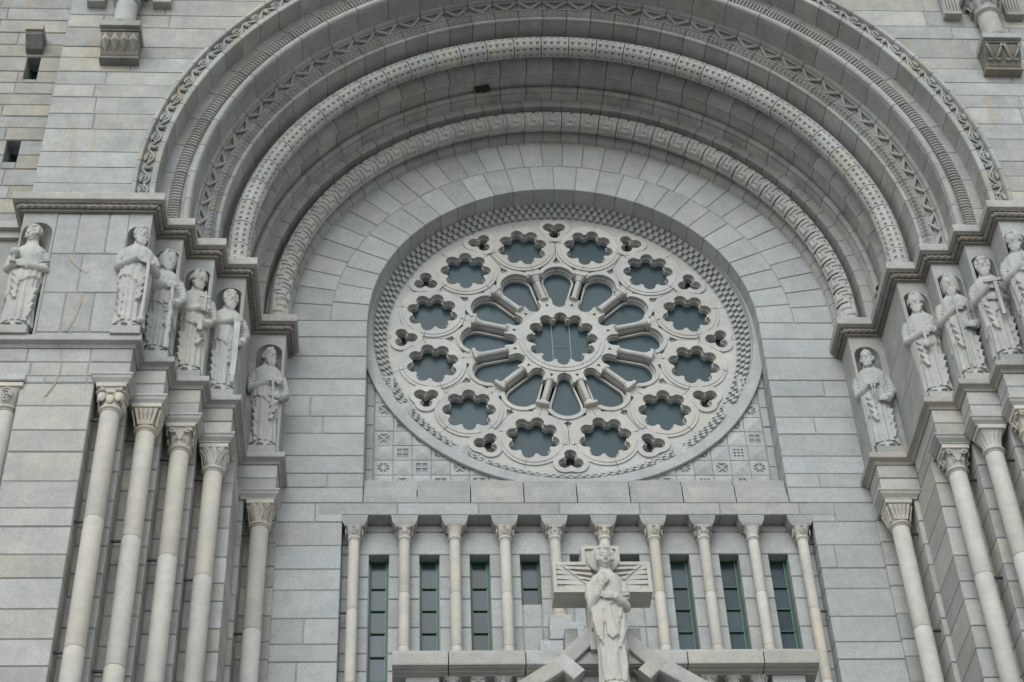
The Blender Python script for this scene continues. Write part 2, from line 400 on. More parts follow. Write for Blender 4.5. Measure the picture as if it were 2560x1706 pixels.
# 1 fret roll
FRET = ["11110111", "00010100", "11010111", "01010001", "01011101", "01000101", "01111101", "00000001", "11111111", "00000000", "11111111", "11111111"]
def fret(mb, M, a, b):
    cr, cy, ro = 4.297, -.813, .150
    nu, nv = 24, 36; v = []; f = []; a0, a1 = math.radians(-55), math.radians(-250)
    rows = len(FRET)
    for j in range(nv+1):
        tt = j/nv; an = a0+(a1-a0)*tt
        for i in range(nu+1):
            uu = i/nu
            rr = ro+(.014 if FRET[min(rows-1, int(tt*rows))][min(7, int(uu*8))] == '1' else -.006)
            if j in (0, nv): rr = ro-.03
            v.append(M(cr+rr*math.cos(an), cy+rr*math.sin(an), a+(b-a)*uu))
    for j in range(nv): f += [(j*(nu+1)+i, j*(nu+1)+i+1, (j+1)*(nu+1)+i+1, (j+1)*(nu+1)+i) for i in range(nu)]
    mb.add(v, f); sweep(mb, M, circ(cr, cy, ro-.012, 12), a, b, 3)
archivolt('round arch roll carved with a stepped fret pattern', 4.30, 43, 'limedot', fret, smooth=28)
# 2 plain square order
archivolt('plain square-edged arch order outside the fret roll', 4.57, 43, 'archlt',
    lambda mb, M, a, b: sweep(mb, M, [(4.50, -.62), (4.508, -.965), (4.52, -.979), (4.612, -.985), (4.63, -.98), (4.72, -.98), (4.72, -.62)], a, b, 3))
# 3 soffit with small roll
archivolt('thin arch order ending in a small round roll', 4.70, 34, 'arch',
    lambda mb, M, a, b: sweep(mb, M, [(4.642, -.95), (4.652, -1.105), (4.662, -1.118)]+circ(4.70, -1.165, .05, 9, math.radians(140), math.radians(330))+[(4.80, -1.15), (4.80, -.95)], a, b, 4))
# 4 dark soffit, fillet and bevel
archivolt('dark grey arch soffit ending in a sloping edge', 4.74, 34, 'arch',
    lambda mb, M, a, b: sweep(mb, M, [(4.765, -1.12), (4.76, -1.43), (4.748, -1.445), (4.735, -1.45)]+circ(4.738, -1.495, .028, 6, math.radians(110), math.radians(230))+[(4.718, -1.540), (4.728, -1.546), (4.782, -1.640), (4.95, -1.72), (5.0, -1.72), (5.0, -1.12)], a, b, 4))
# 5 roll drilled with square pits
def dots(mb, M, a, b):
    cr, cy, ro = 4.816, -1.964, .168
    nu, nv = 4, 7; a0, a1 = math.radians(-20), math.radians(-290)
    def P(u, t, d=0): an = a0+(a1-a0)*t; return M(cr+(ro-d)*math.cos(an), cy+(ro-d)*math.sin(an), a+(b-a)*u)
    for i in range(nu):
        for j in range(nv):
            u0, u1, t0, t1 = i/nu, (i+1)/nu, j/nv, (j+1)/nv; du, dt = (u1-u0)*.26, (t1-t0)*.26
            v = [P(u0, t0), P(u1, t0), P(u1, t1), P(u0, t1), P(u0+du, t0+dt), P(u1-du, t0+dt), P(u1-du, t1-dt), P(u0+du, t1-dt), P((u0+u1)/2, (t0+t1)/2, .05)]
            e = [P((u0+u1)/2, t0), P((u0+u1)/2, t1), P(u0, (t0+t1)/2), P(u1, (t0+t1)/2)]
            mb.add(v, [(0, 1, 5, 4), (1, 2, 6, 5), (2, 3, 7, 6), (3, 0, 4, 7), (4, 5, 8), (5, 6, 8), (6, 7, 8), (7, 4, 8)])
    sweep(mb, M, circ(cr, cy, ro-.056, 12), a, b, 3)
archivolt('thick pale arch roll drilled all over with square pits', 4.82, 33, 'limedot', dots, smooth=False, gap=.007)
# 6 soffit, thin roll, saw teeth and zigzag
def zig(mb, M, a, b):
    sweep(mb, M, [(5.078, -1.80), (5.076, -2.27), (5.08, -2.285)]+circ(5.10, -2.318, .032, 8, math.radians(120), math.radians(320))+[(5.13, -2.315), (5.245, -2.375), (5.266, -2.345), (5.378, -2.415), (5.39, -2.52), (5.414, -2.55), (5.46, -2.55), (5.46, -1.80)], a, b, 4)
    L = b-a; n = 5
    for i in range(n):                                   # saw teeth
        s0, s1 = a+L*i/n, a+L*(i+1)/n; sm = (s0+s1)/2
        mb.add([M(5.138, -2.322, s0), M(5.138, -2.322, s1), M(5.235, -2.372, s1), M(5.235, -2.372, s0), M(5.172, -2.40, sm)], [(0, 1, 4), (1, 2, 4), (2, 3, 4), (3, 0, 4), (0, 3, 2, 1)])
    def bar(p, q, rad, k=6): mb.tube([Vector(M(*p))+(Vector(M(*q))-Vector(M(*p)))*(i/k) for i in range(k+1)], rad, 7)
    bar((5.268, -2.375, a), (5.268, -2.375, b), .020); bar((5.252, -2.39, a), (5.252, -2.39, b), .007)
    bar((5.374, -2.462, a), (5.374, -2.462, b), .013)
    m = (a+b)/2
    bar((5.378, -2.462, a+.01), (5.275, -2.395, m), .026); bar((5.275, -2.395, m), (5.378, -2.462, b-.01), .026)
archivolt('arch order carved with zigzag and saw-tooth bands', 5.2, 41, 'archlt', zig, smooth=30)
# 7 soffit, roll and ribbed band
def ribs(mb, M, a, b):
    sweep(mb, M, [(5.424, -2.45), (5.412, -2.88), (5.404, -2.90)]+circ(5.463, -2.936, .055, 8, math.radians(150), math.radians(340))+[(5.52, -2.905), (5.545, -2.885), (5.565, -2.885), (5.66, -2.90), (5.735, -2.905), (5.75, -2.915), (5.92, -2.915), (5.92, -2.45)], a, b, 4)
    L = b-a; n = 10
    for i in range(n):
        s = a+L*(i+.5)/n; w = L/n*.40
        pr = [(5.562, -2.905), (5.575, -2.925), (5.65, -2.945), (5.72, -2.93), (5.736, -2.91)]
        rings = []
        for r, y in pr: rings.append([M(r, y+.022, s-w), M(r, y+.006, s-w*.8), M(r, y-.008, s-w*.35), M(r, y-.008, s+w*.35), M(r, y+.006, s+w*.8), M(r, y+.022, s+w)])
        mb.loft(rings)
archivolt('arch order with closely ribbed band beside a round roll', 5.65, 30, 'archlt', ribs, smooth=30)
# 8 outer band with carved scroll
def scroll(mb, M, a, b):
    sweep(mb, M, [(5.885, -2.88), (5.872, -3.255), (5.882, -3.27), (5.950, -3.272), (5.956, -3.215), (6.134, -3.215), (6.140, -3.275), (6.150, -3.29), (6.20, -3.285), (6.207, -3.25), (6.22, -3.2), (6.22, -2.88)], a, b, 4)
    L = b-a; mid = 6.045
    def Q(x, y, d=0): return Vector(M(mid+x*.086, -3.222-d, (a+b)/2+y*L/2))
    sp = []
    for i in range(26):                                  # one volute inside the first bend of the stem
        th = -2.4+i/25*3.4*PI; rr = .60*(1-i/25*.82)
        sp.append(Q(.22+rr*math.cos(th)*1.15, -.50+rr*math.sin(th)*.66, .018+.016*i/25))
    mb.tube(sp, [.020-.009*i/25 for i in range(26)], 6)
    mb.tube([Q(.66*math.sin(PI*y), y, .016) for y in [-1.02+2.04*i/16 for i in range(17)]], .019, 6)
    for y0, sg in ((.34, 1), (.68, -1)):                 # a pair of leaves
        pts = [Q(-.9+1.75*t, y0+.16*sg*math.sin(t*PI), .012+.012*math.sin(t*PI)) for t in [i/7 for i in range(8)]]
        mb.tube(pts, [.004, .016, .024, .030, .031, .027, .019, .006], 6)
        pts = [Q(-.3+1.0*t, y0+.30*sg*math.sin(t*PI), .03) for t in [i/5 for i in range(6)]]
        mb.tube(pts, [.004, .007, .009, .010, .008, .004], 5)
ob = archivolt('outer arch band carved with a running leaf scroll', 6.03, 43, 'front', scroll, smooth=35)

BK = [(4.125, -.40), (4.13, -.47), (4.15, -.58), (4.32, -.64), (4.53, -.645), (4.53, -.96), (4.66, -.965), (4.675, -1.10), (4.78, -1.12), (4.78, -1.5), (4.96, -1.70), (5.095, -1.80), (5.095, -2.27), (5.15, -2.29), (5.40, -2.41), (5.43, -2.53), (5.43, -2.86), (5.74, -2.875), (5.895, -2.88), (5.895, -3.22), (6.19, -3.21), (6.19, -.40)]
rings = [[(r, y, ZC-STILT) for r, y in BK]]+[[(r*math.cos(PI*i/96), y, ZC+r*math.sin(PI*i/96)) for r, y in BK] for i in range(97)]+[[(-r, y, ZC-STILT) for r, y in BK]]
MB().loft(rings).obj('mortar_bed', 'mortar', ob)

# ================================================================== JAMBS
FACE = [(5.83, -3.39), (5.46, -2.92), (5.06, -2.54), (4.65, -2.17), (4.14, -1.01)]       # frieze arrises
LOW = [(5.83, -3.385), (5.45, -2.98), (5.04, -2.61), (4.65, -2.24), (4.13, -1.06)]       # arrises between lower cornice and imposts
NOOK = [(6.25, -3.38), (5.885, -3.00), (5.48, -2.62), (5.08, -2.24), (4.61, -1.86), (4.55, -1.04), (4.13, -.565)]
AXES = [(6.035, -3.235), (5.64, -2.85), (5.25, -2.47), (4.86, -2.06), (4.333, -.887)]
def rect_path(corners, sx, xout, end, back=None):
    """front polyline of a stepped jamb, outside in"""
    p = ([(xout, back)] if back is not None else [])+[(xout, corners[0][1])]
    for i, (x, y) in enumerate(corners):
        p.append((x, y)); p.append((x, corners[i+1][1] if i+1 < len(corners) else end))
    return [(sx*x, y) for x, y in p]
def offset_path(p, d, sx):
    out = []
    def nrm(a, b):
        dx, dy = b[0]-a[0], b[1]-a[1]
        return (0, -1) if abs(dx) > abs(dy) else (sx, 0) if a is p[0] else (-sx, 0)
    for i, q in enumerate(p):
        n = []
        if i > 0: n.append(nrm(p[i-1], q))
        if i+1 < len(p): n.append(nrm(q, p[i+1]))
        if i == 0 and False: pass
        ox = max((a[0] for a in n), key=abs); oy = max((a[1] for a in n), key=abs)
        out.append((q[0]+ox*d, q[1]+oy*d))
    return out
def moulding(path, prof, sx, left_return=False):
    mb = MB(); rings = []
    offs = [offset_path(path, d, sx) for d, z in prof]
    m = len(path); v = []; f = []
    for j, (d, z) in enumerate(prof): v += [(x, y, z) for x, y in offs[j]]
    for j in range(len(prof)-1): f += [(j*m+i, j*m+i+1, (j+1)*m+i+1, (j+1)*m+i) for i in range(m-1)]
    f.append(tuple(j*m for j in range(len(prof)))); f.append(tuple(j*m+m-1 for j in range(len(prof))))
    f += [((len(prof)-1)*m+i, (len(prof)-1)*m+i+1, i+1, i) for i in range(m-1)]
    return mb.add(v, f)
def rope(p, q, rad, mat, parent):
    p, q = Vector(p), Vector(q); d = q-p; L = d.length
    if L < .1: return
    t = d.normalized(); a = Vector((0, 0, 1)); b = t.cross(a); n = max(4, int(L/.014)); m = 14; rings = []
    for i in range(n+1):
        c = p+d*(i/n); tw = i*L/n/.095*PI
        rings.append([c+(a*math.cos(2*PI*k/m)+b*math.sin(2*PI*k/m))*rad*(.70+.40*abs(math.cos((2*PI*k/m+tw)))) for k in range(m)])
    MB().loft(rings).obj('rope_moulding', mat, parent, 60)

jw = {}
for sx, word in ((-1, 'left'), (1, 'right')):
    XO = 7.56 if sx < 0 else 9.2
    # ---------- upper cornice
    up = thing('cornice', f'stepped cornice with rope moulding above the {word} statues', 'cornice', (sx*5.8, -3.3, -.87), 'stepped cornices')
    path = rect_path(FACE, sx, XO, WY, TY+.05 if sx < 0 else None)
    moulding(path, [(-.2, -.605), (.15, -.605), (.156, -.62), (.156, -.73), (.15, -.742), (.125, -.742), (.12, -.752), (-.2, -.752)], sx).obj('slab', 'cornice', up)
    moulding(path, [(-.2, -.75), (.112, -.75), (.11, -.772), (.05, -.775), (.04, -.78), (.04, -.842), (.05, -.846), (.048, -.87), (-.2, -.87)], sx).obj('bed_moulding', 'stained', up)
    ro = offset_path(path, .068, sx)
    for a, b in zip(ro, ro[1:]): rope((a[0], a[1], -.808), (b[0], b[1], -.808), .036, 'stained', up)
    # ---------- frieze stones with niches
    fz = thing('statue_frieze', f'pale stone frieze with round niches behind the {word} row of statues', 'frieze', (sx*5.8, PY, -3.2))
    jw[sx, 'frieze'] = fz
    ZB, ZT, NT = -3.20, -.87, -1.25
    def niche_stone(x0, x1, yf, yb, nc, nr, z0=ZB, z1=ZT, nz=NT, dpt=.20, mat='frieze'):
        xa, xb = sorted((x0, x1)); mb = MB(); n = 14
        arch_ = [(nc+nr*math.cos(PI*i/n), nz+nr*math.sin(PI*i/n)) for i in range(n+1)]          # right to left over the top
        out = [(xa, z0), (xa, z1), (xb, z1), (xb, z0), (nc+nr, z0)]+arch_+[(nc-nr, z0)]
        m = len(out); mb.add([(x, yf, z) for x, z in out], [tuple(range(m))])
        rows = []; k = 12
        for z, s in [(z0, 1), (nz, 1)]+[(nz+nr*math.sin(PI/2*i/6), math.cos(PI/2*i/6)) for i in range(1, 7)]:
            rows.append([(nc+nr*s*math.cos(PI*i/k), yf+dpt*s*math.sin(PI*i/k), z) for i in range(k+1)])
        v = [p for r in rows for p in r]; f = []
        for j in range(len(rows)-1): f += [(j*(k+1)+i, j*(k+1)+i+1, (j+1)*(k+1)+i+1, (j+1)*(k+1)+i) for i in range(k)]
        mb.add(v, f)
        mb.add([(xa, yf, z0), (xa, yb, z0), (xa, yb, z1), (xa, yf, z1)], [(0, 1, 2, 3)]); mb.add([(xb, yf, z0), (xb, yb, z0), (xb, yb, z1), (xb, yf, z1)], [(0, 1, 2, 3)])
        o = put('niche_stone', mb.mesh('niche_stone', mat, 30), fz); return o
    # outer pier: blocks between the two niches
    zz = [-.87, -1.646, -2.364, -3.07, -3.20]
    NX = {}
    if sx < 0:
        niche_stone(-7.55, -7.10, PY, PY+.5, -7.33, .20); NX[0] = (-7.37, PY)
        niche_stone(-6.13, -5.83, PY, PY+.47, -5.985, .14); NX[1] = (-5.95, PY)
        xl, xr = -7.10, -6.13
    else:
        niche_stone(6.15, 5.83, PY, PY+.47, 5.99, .155); NX[1] = (5.97, PY)
        xl, xr = 6.15, 9.2
    for i, (z1, z0) in enumerate(zip(zz, zz[1:])):
        xs = splits(xl, xr, .3, .5) if sx < 0 else splits(xl, xr, .5, .8)
        for a, b in zip(xs, xs[1:]): block(fz, a, b, PY, PY+.4, z0, z1, 'frieze')
    MB().box(xl, xr, PY+.012, PY+.5, -3.2, -.87).obj('mortar_bed', 'mortar', fz)
    for k in range(1, 5):
        (x, y), (xp, yp) = FACE[k], FACE[k-1]
        w = abs(xp-x)
        nr = min(.185, w/2-.02); nc = sx*(x+w/2-(.0 if k < 4 else .03))
        niche_stone(sx*x, sx*(xp+.002), y, y+(.39 if k < 3 else 1.17 if k == 3 else .52), nc, nr, mat='frieze')
        NX[k+1] = (nc, y)
        if k < 4:
            for z1, z0 in zip(zz[:3]+[-3.20], zz[1:3]+[-3.20]):
                if z0 < z1: MB().box(sx*(x-.004), sx*(x+.05), y+.012, FACE[k+1][1]+.02, z0+GAP, z1-GAP, .006).obj('return_stone', 'frieze', fz)
    jw[sx, 'nx'] = NX
    # ---------- lower cornice
    lo = thing('cornice', f'stepped moulded ledge under the {word} row of statues', 'cornice', (sx*5.8, -3.3, -3.34), 'stepped cornices')
    path = rect_path(LOW, sx, XO+.1, WY)
    moulding(path, [(-.2, -3.19), (.088, -3.19), (.095, -3.2), (.095, -3.27), (.088, -3.283), (.07, -3.283), (.065, -3.292), (.03, -3.305), (.012, -3.335), (.008, -3.345), (-.2, -3.345)], sx).obj('ledge', 'cornice', lo)
    # ---------- plain courses and shaft nooks
    ja = thing('ashlar_wall', f'stepped ashlar jamb behind the {word} group of columns', 'wall', (sx*5.8, -3.3, -10.1))
    for k in range(5):
        x, y = LOW[k]; xo = (LOW[k-1][0]+.05) if k else XO
        for z1, z0 in ((-3.345, -3.58), (-3.58, -3.81), (-3.81, -3.925)):
            if k == 0:
                xs = splits(x, xo, .45, .8)
                for a, b in zip(xs, xs[1:]): block(ja, sx*a, sx*b, y, y+.36, z0, z1, 'jamb')
            else: block(ja, sx*x, sx*xo, y, y+(.34 if k < 3 else 1.1 if k == 3 else .5), z0, z1, 'jamb')
        MB().box(sx*(x+.012), sx*xo, y+.012, y+.33, -3.93, -3.34).obj('mortar_bed', 'mortar', ja)
    zl = [-3.925]+[z for z in COURSES if z < -4]
    ends = [.38, .38, .38, .38, .82, .48, .1]
    for k, (x, y) in enumerate(NOOK):
        xo = NOOK[k-1][0]+.04 if k else (7.16 if sx < 0 else 9.2)
        for z1, z0 in zip(zl, zl[1:]):
            if k == 0:
                xs = splits(x, xo, .45, .75)
                for a, b in zip(xs, xs[1:]): block(ja, sx*a, sx*b, y, y+.38, z0, z1, 'jamb')
            else:
                block(ja, sx*x, sx*xo, y, y+ends[k], z0, z1, 'jamb')
        MB().box(sx*(x+.012), sx*xo, y+.012, y+ends[k]+.05, -10.1, -3.92).obj('mortar_bed', 'mortar', ja)
    mb = MB()
    for x, y in NOOK[1:]: mb.box(sx*(x+.14), sx*9.2, y+.18, .6, -10.09, -3.0+.01*y)
    mb.obj('wall_core', 'mortar', ja)

# tower wall below the cornice at the far left edge
MB().box(-11, -7.18, -2.95, -2.6, -10.1, -3.345).obj('lower_course', 'jamb', tw)
MB().box(-11, -7.54, -3.0, TY+.05, -.74, -.61).box(-11, -7.54, -2.93, TY+.05, -.87, -.74).obj('string_course', 'cornice', tw)
MB().box(-11, -7.54, TY, -2.6, -3.345, -.865).obj('lower_course', 'tower', tw)

# ================================================================== COLUMNS AND CAPITALS
def spiral(mb, c, ux, uz, r0, turns, rad, n=20, depth=None):
    c, ux, uz = Vector(c), Vector(ux), Vector(uz); pts = []
    for i in range(n+1):
        t = i/n; a = t*turns*2*PI; rr = r0*(1-.8*t); pts.append(c+ux*(rr*math.cos(a))+uz*(rr*math.sin(a))+(Vector(depth)*t if depth else Vector((0, 0, 0))))
    mb.tube(pts, [rad*(1-.35*i/n) for i in range(n+1)], 6)
def capital(kind, rb, hw, h):
    """bell from a round neck (radius rb) to a square top (half width hw), height h, base at z=0, front -y"""
    mb = MB(); n = 48; rings = []; m = 14
    for j in range(m+1):
        t = j/m; ring = []
        for i in range(n):
            a = 2*PI*i/n; ca, sa = math.cos(a), math.sin(a)
            sq = 1/max(abs(ca), abs(sa)); sq = min(sq, 1.30)
            flare = t**1.7
            r = rb*(1-flare)+hw*(flare)*(1+(sq-1)*t**1.2)
            r = max(r, rb)
            d = 0
            if kind == 'flute': d = -.10*rb*(abs(math.sin(a*8))**.7)*min(1, t*4)*(1 if t < .93 else 0)
            elif kind == 'leaf':
                q = abs(math.sin(a*4)); s = math.sin(min(1, t/.62)*PI/2); d = rb*.34*s*(q**.6)*(1 if t < .60 else .12)
                if t >= .6: d = rb*.26*(abs(math.cos(a*4))**.8)*math.sin((t-.6)/.4*PI/2+.3)
            elif kind == 'palm': d = rb*.20*(abs(math.sin(a*6+t*1.5))**2.2)*min(1, t*3)
            elif kind == 'eye': d = rb*.12*math.sin(t*PI)
            elif kind == 'scroll': d = rb*.13*(abs(math.cos(a*4))**1.5)*math.sin(min(1, t*1.6)*PI)
            ring.append(((r+d)*ca, (r+d)*sa, h*t))
        rings.append(ring)
    mb.loft(rings)
    for q in range(4):
        R = Matrix.Rotation(q*PI/2, 4, 'Z'); sub = MB()
        if kind in ('scroll', 'leaf'):
            for s in (-1, 1):
                spiral(sub, (s*hw*.62, -hw*.98, h*.80), (s*1, 0, 0), (0, 0, 1), rb*.36, 1.6, rb*.12, depth=(0, -.012, 0))
                if kind == 'scroll':
                    pts = [(s*hw*(.08+.55*t), -rb*1.06-(hw-rb)*.95*(.25+.6*t)-.012, h*(.30+.62*math.sin(t*PI/2))) for t in [i/6 for i in range(7)]]; sub.tube(pts, rb*.10, 6)
                    spiral(sub, (s*hw*.38, -rb*1.12-.02, h*.34), (s*1, 0, 0), (0, 0, 1), rb*.20, 1.3, rb*.07, depth=(0, -.01, 0))
            if kind == 'leaf':
                for s in (-1, 1):
                    pts = [(s*hw*(.04+.6*t), -rb*1.0-(hw-rb)*(.3+.7*t)-.01, h*(.45+.48*math.sin(t*PI/2))) for t in [i/6 for i in range(7)]]; sub.tube(pts, [rb*.16]*5+[rb*.13, rb*.1], 6)
        if kind == 'palm':
            for s in (-1, 1):
                for e in range(4):
                    pts = [(s*hw*(.05+(.25+.24*e)*t**.8), -rb*.98-(hw-rb)*(t**1.5)-.012, h*(.08+.86*math.sin(t*PI/2)**(1.0+.15*e)-.05*e)) for t in [i/7 for i in range(8)]]; sub.tube(pts, rb*.075, 5)
        if kind == 'fern':
            for s in (-1, 1):
                for e in range(5):
                    x0 = hw*(-.75+.37*e); pts = [(x0*(.6+.45*t)+s*rb*.07, -rb*1.0-(hw-rb)*(t**1.4)-.014, h*(.06+.86*t)) for t in [i/6 for i in range(7)]]; sub.tube(pts, [rb*.09]*5+[rb*.12, rb*.07], 5)
            for e in range(4): sub.ell((hw*(-.5+.33*e), -rb*1.14, h*.20), (rb*.17, rb*.12, h*.13), 8, 6)
        if kind == 'eye':
            for rr in (.62, .36): sub.tube([(rr*hw*.62*math.cos(a), -rb*1.16-(hw-rb)*.72, h*.56+rr*h*.62*math.sin(a)) for a in [2*PI*i/16 for i in range(17)]], rb*.10, 6)
            sub.ell((0, -rb*1.2-(hw-rb)*.7, h*.56), (rb*.11, rb*.1, rb*.22), 8, 6)
        if kind == 'leaf2':
            for e in (-1, 0, 1):
                sub.ell((e*hw*.62, -rb*1.0-(hw-rb)*.42, h*(.40 if e == 0 else .52)), (rb*.42, rb*.22, h*.30), 12, 8)
                sub.ell((e*hw*.62, -rb*1.05-(hw-rb)*.85, h*(.66 if e == 0 else .80)), (rb*.40, rb*.24, rb*.13), 12, 6)
            for s in (-1, 1): spiral(sub, (s*hw*.66, -hw*.97, h*.90), (s*1, 0, 0), (0, 0, 1), rb*.22, 1.4, rb*.11)
        sub.xf(R); mb.add(sub.v, sub.f)
    # astragal under the bell
    mb.lathe([(rb*.9, -.065), (rb*1.02, -.063), (rb*1.08, -.052), (rb*1.05, -.042), (rb*1.24, -.03), (rb*1.28, -.016), (rb*1.22, .0), (rb*.95, .012)], n=28)
    return mb
capmesh = {}
def get_cap(kind, rb, hw, h, mat):
    k = (kind, rb, hw, h)
    if k not in capmesh: capmesh[k] = capital(kind, rb, hw, h).mesh('capital', mat, 45)
    return capmesh[k]
CR = .12
drum = {}
def shaft(parent, x, y, r, cuts, mat='shaft'):
    for z1, z0 in zip(cuts, cuts[1:]):
        key = (r, round(z1-z0, 3), mat)
        if key not in drum:
            h = z1-z0; drum[key] = MB().lathe([(r*.97, .004), (r, .012), (r, h-.012), (r*.97, h-.004)], n=36).mesh('shaft_drum', mat, 40)
        put('shaft_drum', drum[key], parent, loc=(x, y, z0))
    MB().lathe([(r*.955, cuts[-1]), (r*.955, cuts[0])], (x, y, 0), n=24).obj('joint_mortar', 'mortar', parent, 40)
kinds = ['leaf2', 'fern', 'scroll', 'palm', 'palm']
kindsR = ['fern', 'scroll', 'flute', 'scroll', 'fern']
names = {(-1, 0): 'outermost of the left column group, warm tinted shaft with leafy capital', (-1, 1): 'second column from outside in the left group, fern leaf capital',
         (-1, 2): 'third column from outside in the left group, volute capital', (-1, 3): 'fourth column from outside in the left group, palm leaf capital',
         (-1, 4): 'innermost left column standing alone beside the tympanum wall', (1, 4): 'innermost right column standing alone beside the tympanum wall',
         (1, 3): 'right hand column with scrolled capital, next to the innermost one', (1, 2): 'right hand column with fluted capital at the picture edge',
         (1, 1): 'column at the extreme right edge, behind the fluted one'}
for sx in (-1, 1):
    for k, (ax, ay) in enumerate(AXES):
        if sx > 0 and k < 1: continue
        x = sx*ax; c = thing('column', names[sx, k], 'column', (x, ay, -10.1), 'tall jamb columns')
        # impost block with a cyma front
        xi, xo = LOW[k][0]-.055, NOOK[k if k < 4 else 5][0]+(.045 if k < 4 else .11)
        yf = LOW[k][1]-.075
        mb = MB(); prof = [(0, -3.81), (0, -3.835), (.012, -3.845), (.022, -3.88), (.06, -3.928), (.06, -3.945)]
        rings = []
        for d, z in prof: rings.append([(sx*(xi+d), yf+d, z), (sx*(xo-d), yf+d, z), (sx*(xo-d), ay+.14, z), (sx*(xi+d), ay+.14, z)])
        mb.loft(rings).obj('impost', 'jamb', c)
        MB().box(x-.185, x+.185, ay-.185, ay+.13, -4.01, -3.944, .006).obj('abacus', 'shaft', c)
        put('capital', get_cap((kinds if sx < 0 else kindsR)[k], CR, .165, .265, 'shaft'), c, loc=(x, ay, -4.275))
        shaft(c, x, ay, CR, [-4.335, -5.95, -7.75, -9.4, -10.1])
        for z in (-4.42, -5.98, -7.79):
            MB().box(x+sx*.09, x+sx*.24, ay-.03, ay-.005, z-.018, z+.012).obj('iron_tie', 'iron', c)
# sliver of a further column at the far left
c = thing('column', 'cut-off column with carved capital at the far left picture edge', 'column', (-7.30, -3.235, -10.1), 'tall jamb columns')
MB().box(-7.55, -7.10, -3.44, -3.1, -3.93, -3.82, .01).obj('impost', 'jamb', c)
MB().box(-7.485, -7.115, -3.42, -3.1, -4.01, -3.944, .006).obj('abacus', 'shaft', c)
put('capital', get_cap('eye', CR, .165, .265, 'shaft'), c, loc=(-7.30, -3.235, -4.275)); shaft(c, -7.30, -3.235, CR, [-4.335, -5.95, -7.75, -9.4, -10.1])

# ---- corbelled columns high on the front wall
for sx, word in ((-1, 'left'), (1, 'right')):
    x = sx*6.665; c = thing('corbelled_column', f'short wall column on a carved corbel, upper {word} corner', 'column', (x, FY, 2.2), 'corbelled wall columns')
    MB().box(x-.30, x+.30, -3.66, FY+.02, 2.93, 3.05, .006).obj('corbel_slab', 'front', c)
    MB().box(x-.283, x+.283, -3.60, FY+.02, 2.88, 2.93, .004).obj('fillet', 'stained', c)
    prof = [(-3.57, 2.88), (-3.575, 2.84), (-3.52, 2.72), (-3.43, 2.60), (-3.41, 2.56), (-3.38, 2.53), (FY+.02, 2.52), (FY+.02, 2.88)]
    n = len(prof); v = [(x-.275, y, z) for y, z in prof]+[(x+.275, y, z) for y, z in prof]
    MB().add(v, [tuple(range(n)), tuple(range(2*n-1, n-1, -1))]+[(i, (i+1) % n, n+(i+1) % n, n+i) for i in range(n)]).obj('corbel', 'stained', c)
    for i in range(4):
        xx = x-.205+.137*i
        if sx < 0: MB().add([(xx, -3.59, 2.86), (xx-.066, -3.54, 2.73), (xx, -3.42, 2.58), (xx+.066, -3.54, 2.73), (xx, -3.60, 2.71)], [(0, 1, 4), (1, 2, 4), (2, 3, 4), (3, 0, 4), (0, 3, 2, 1)]).obj('lozenge', 'front', c)
        else:
            mb = MB(); s = -1 if i % 2 else 1
            mb.tube([(xx-s*.05+s*.10*t, -3.60+.07*t+.07*t*t, 2.85-.20*t-.04*math.sin(t*PI)) for t in [q/7 for q in range(8)]], [.02, .022, .022, .02, .018, .018, .016, .014], 6)
            spiral(mb, (xx+s*.012, -3.475, 2.64), (s*1, 0, 0), (0, .45, 1), .042, 1.4, .016); mb.obj('leaf_scroll', 'front', c, 40)
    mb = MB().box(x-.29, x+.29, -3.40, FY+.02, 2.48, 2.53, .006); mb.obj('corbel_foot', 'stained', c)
    MB().lathe([(.19, 3.05), (.245, 3.055), (.255, 3.085), (.23, 3.115), (.19, 3.13), (.175, 3.15), (.165, 3.17), (.163, 3.70)], (x, -3.42, 0), 36).obj('shaft', 'front', c, 40)
    put('capital', get_cap('scroll', .163, .26, .42, 'front'), c, loc=(x, -3.42, 3.775))
    MB().box(x-.30, x+.30, -3.70, FY, 4.2, 4.33, .01).obj('abacus', 'front', c)
    for s in (-1, 1):
        MB().box(x+s*.5-.135, x+s*.5+.135, FY-.10, FY+.02, 3.90, 4.6, .008).obj('pilaster_stub', 'front', c)
        mb = MB()
        for e in range(5): mb.tube([(x+s*.5-.10+.05*e, FY-.11-.03*t, 3.95+.42*t) for t in (0, .3, .6, 1)], [.012, .018, .02, .014], 6)
        mb.box(x+s*.5-.14, x+s*.5+.14, FY-.14, FY+.01, 3.875, 3.93, .01); mb.obj('pilaster_leaf', 'front', c, 40)

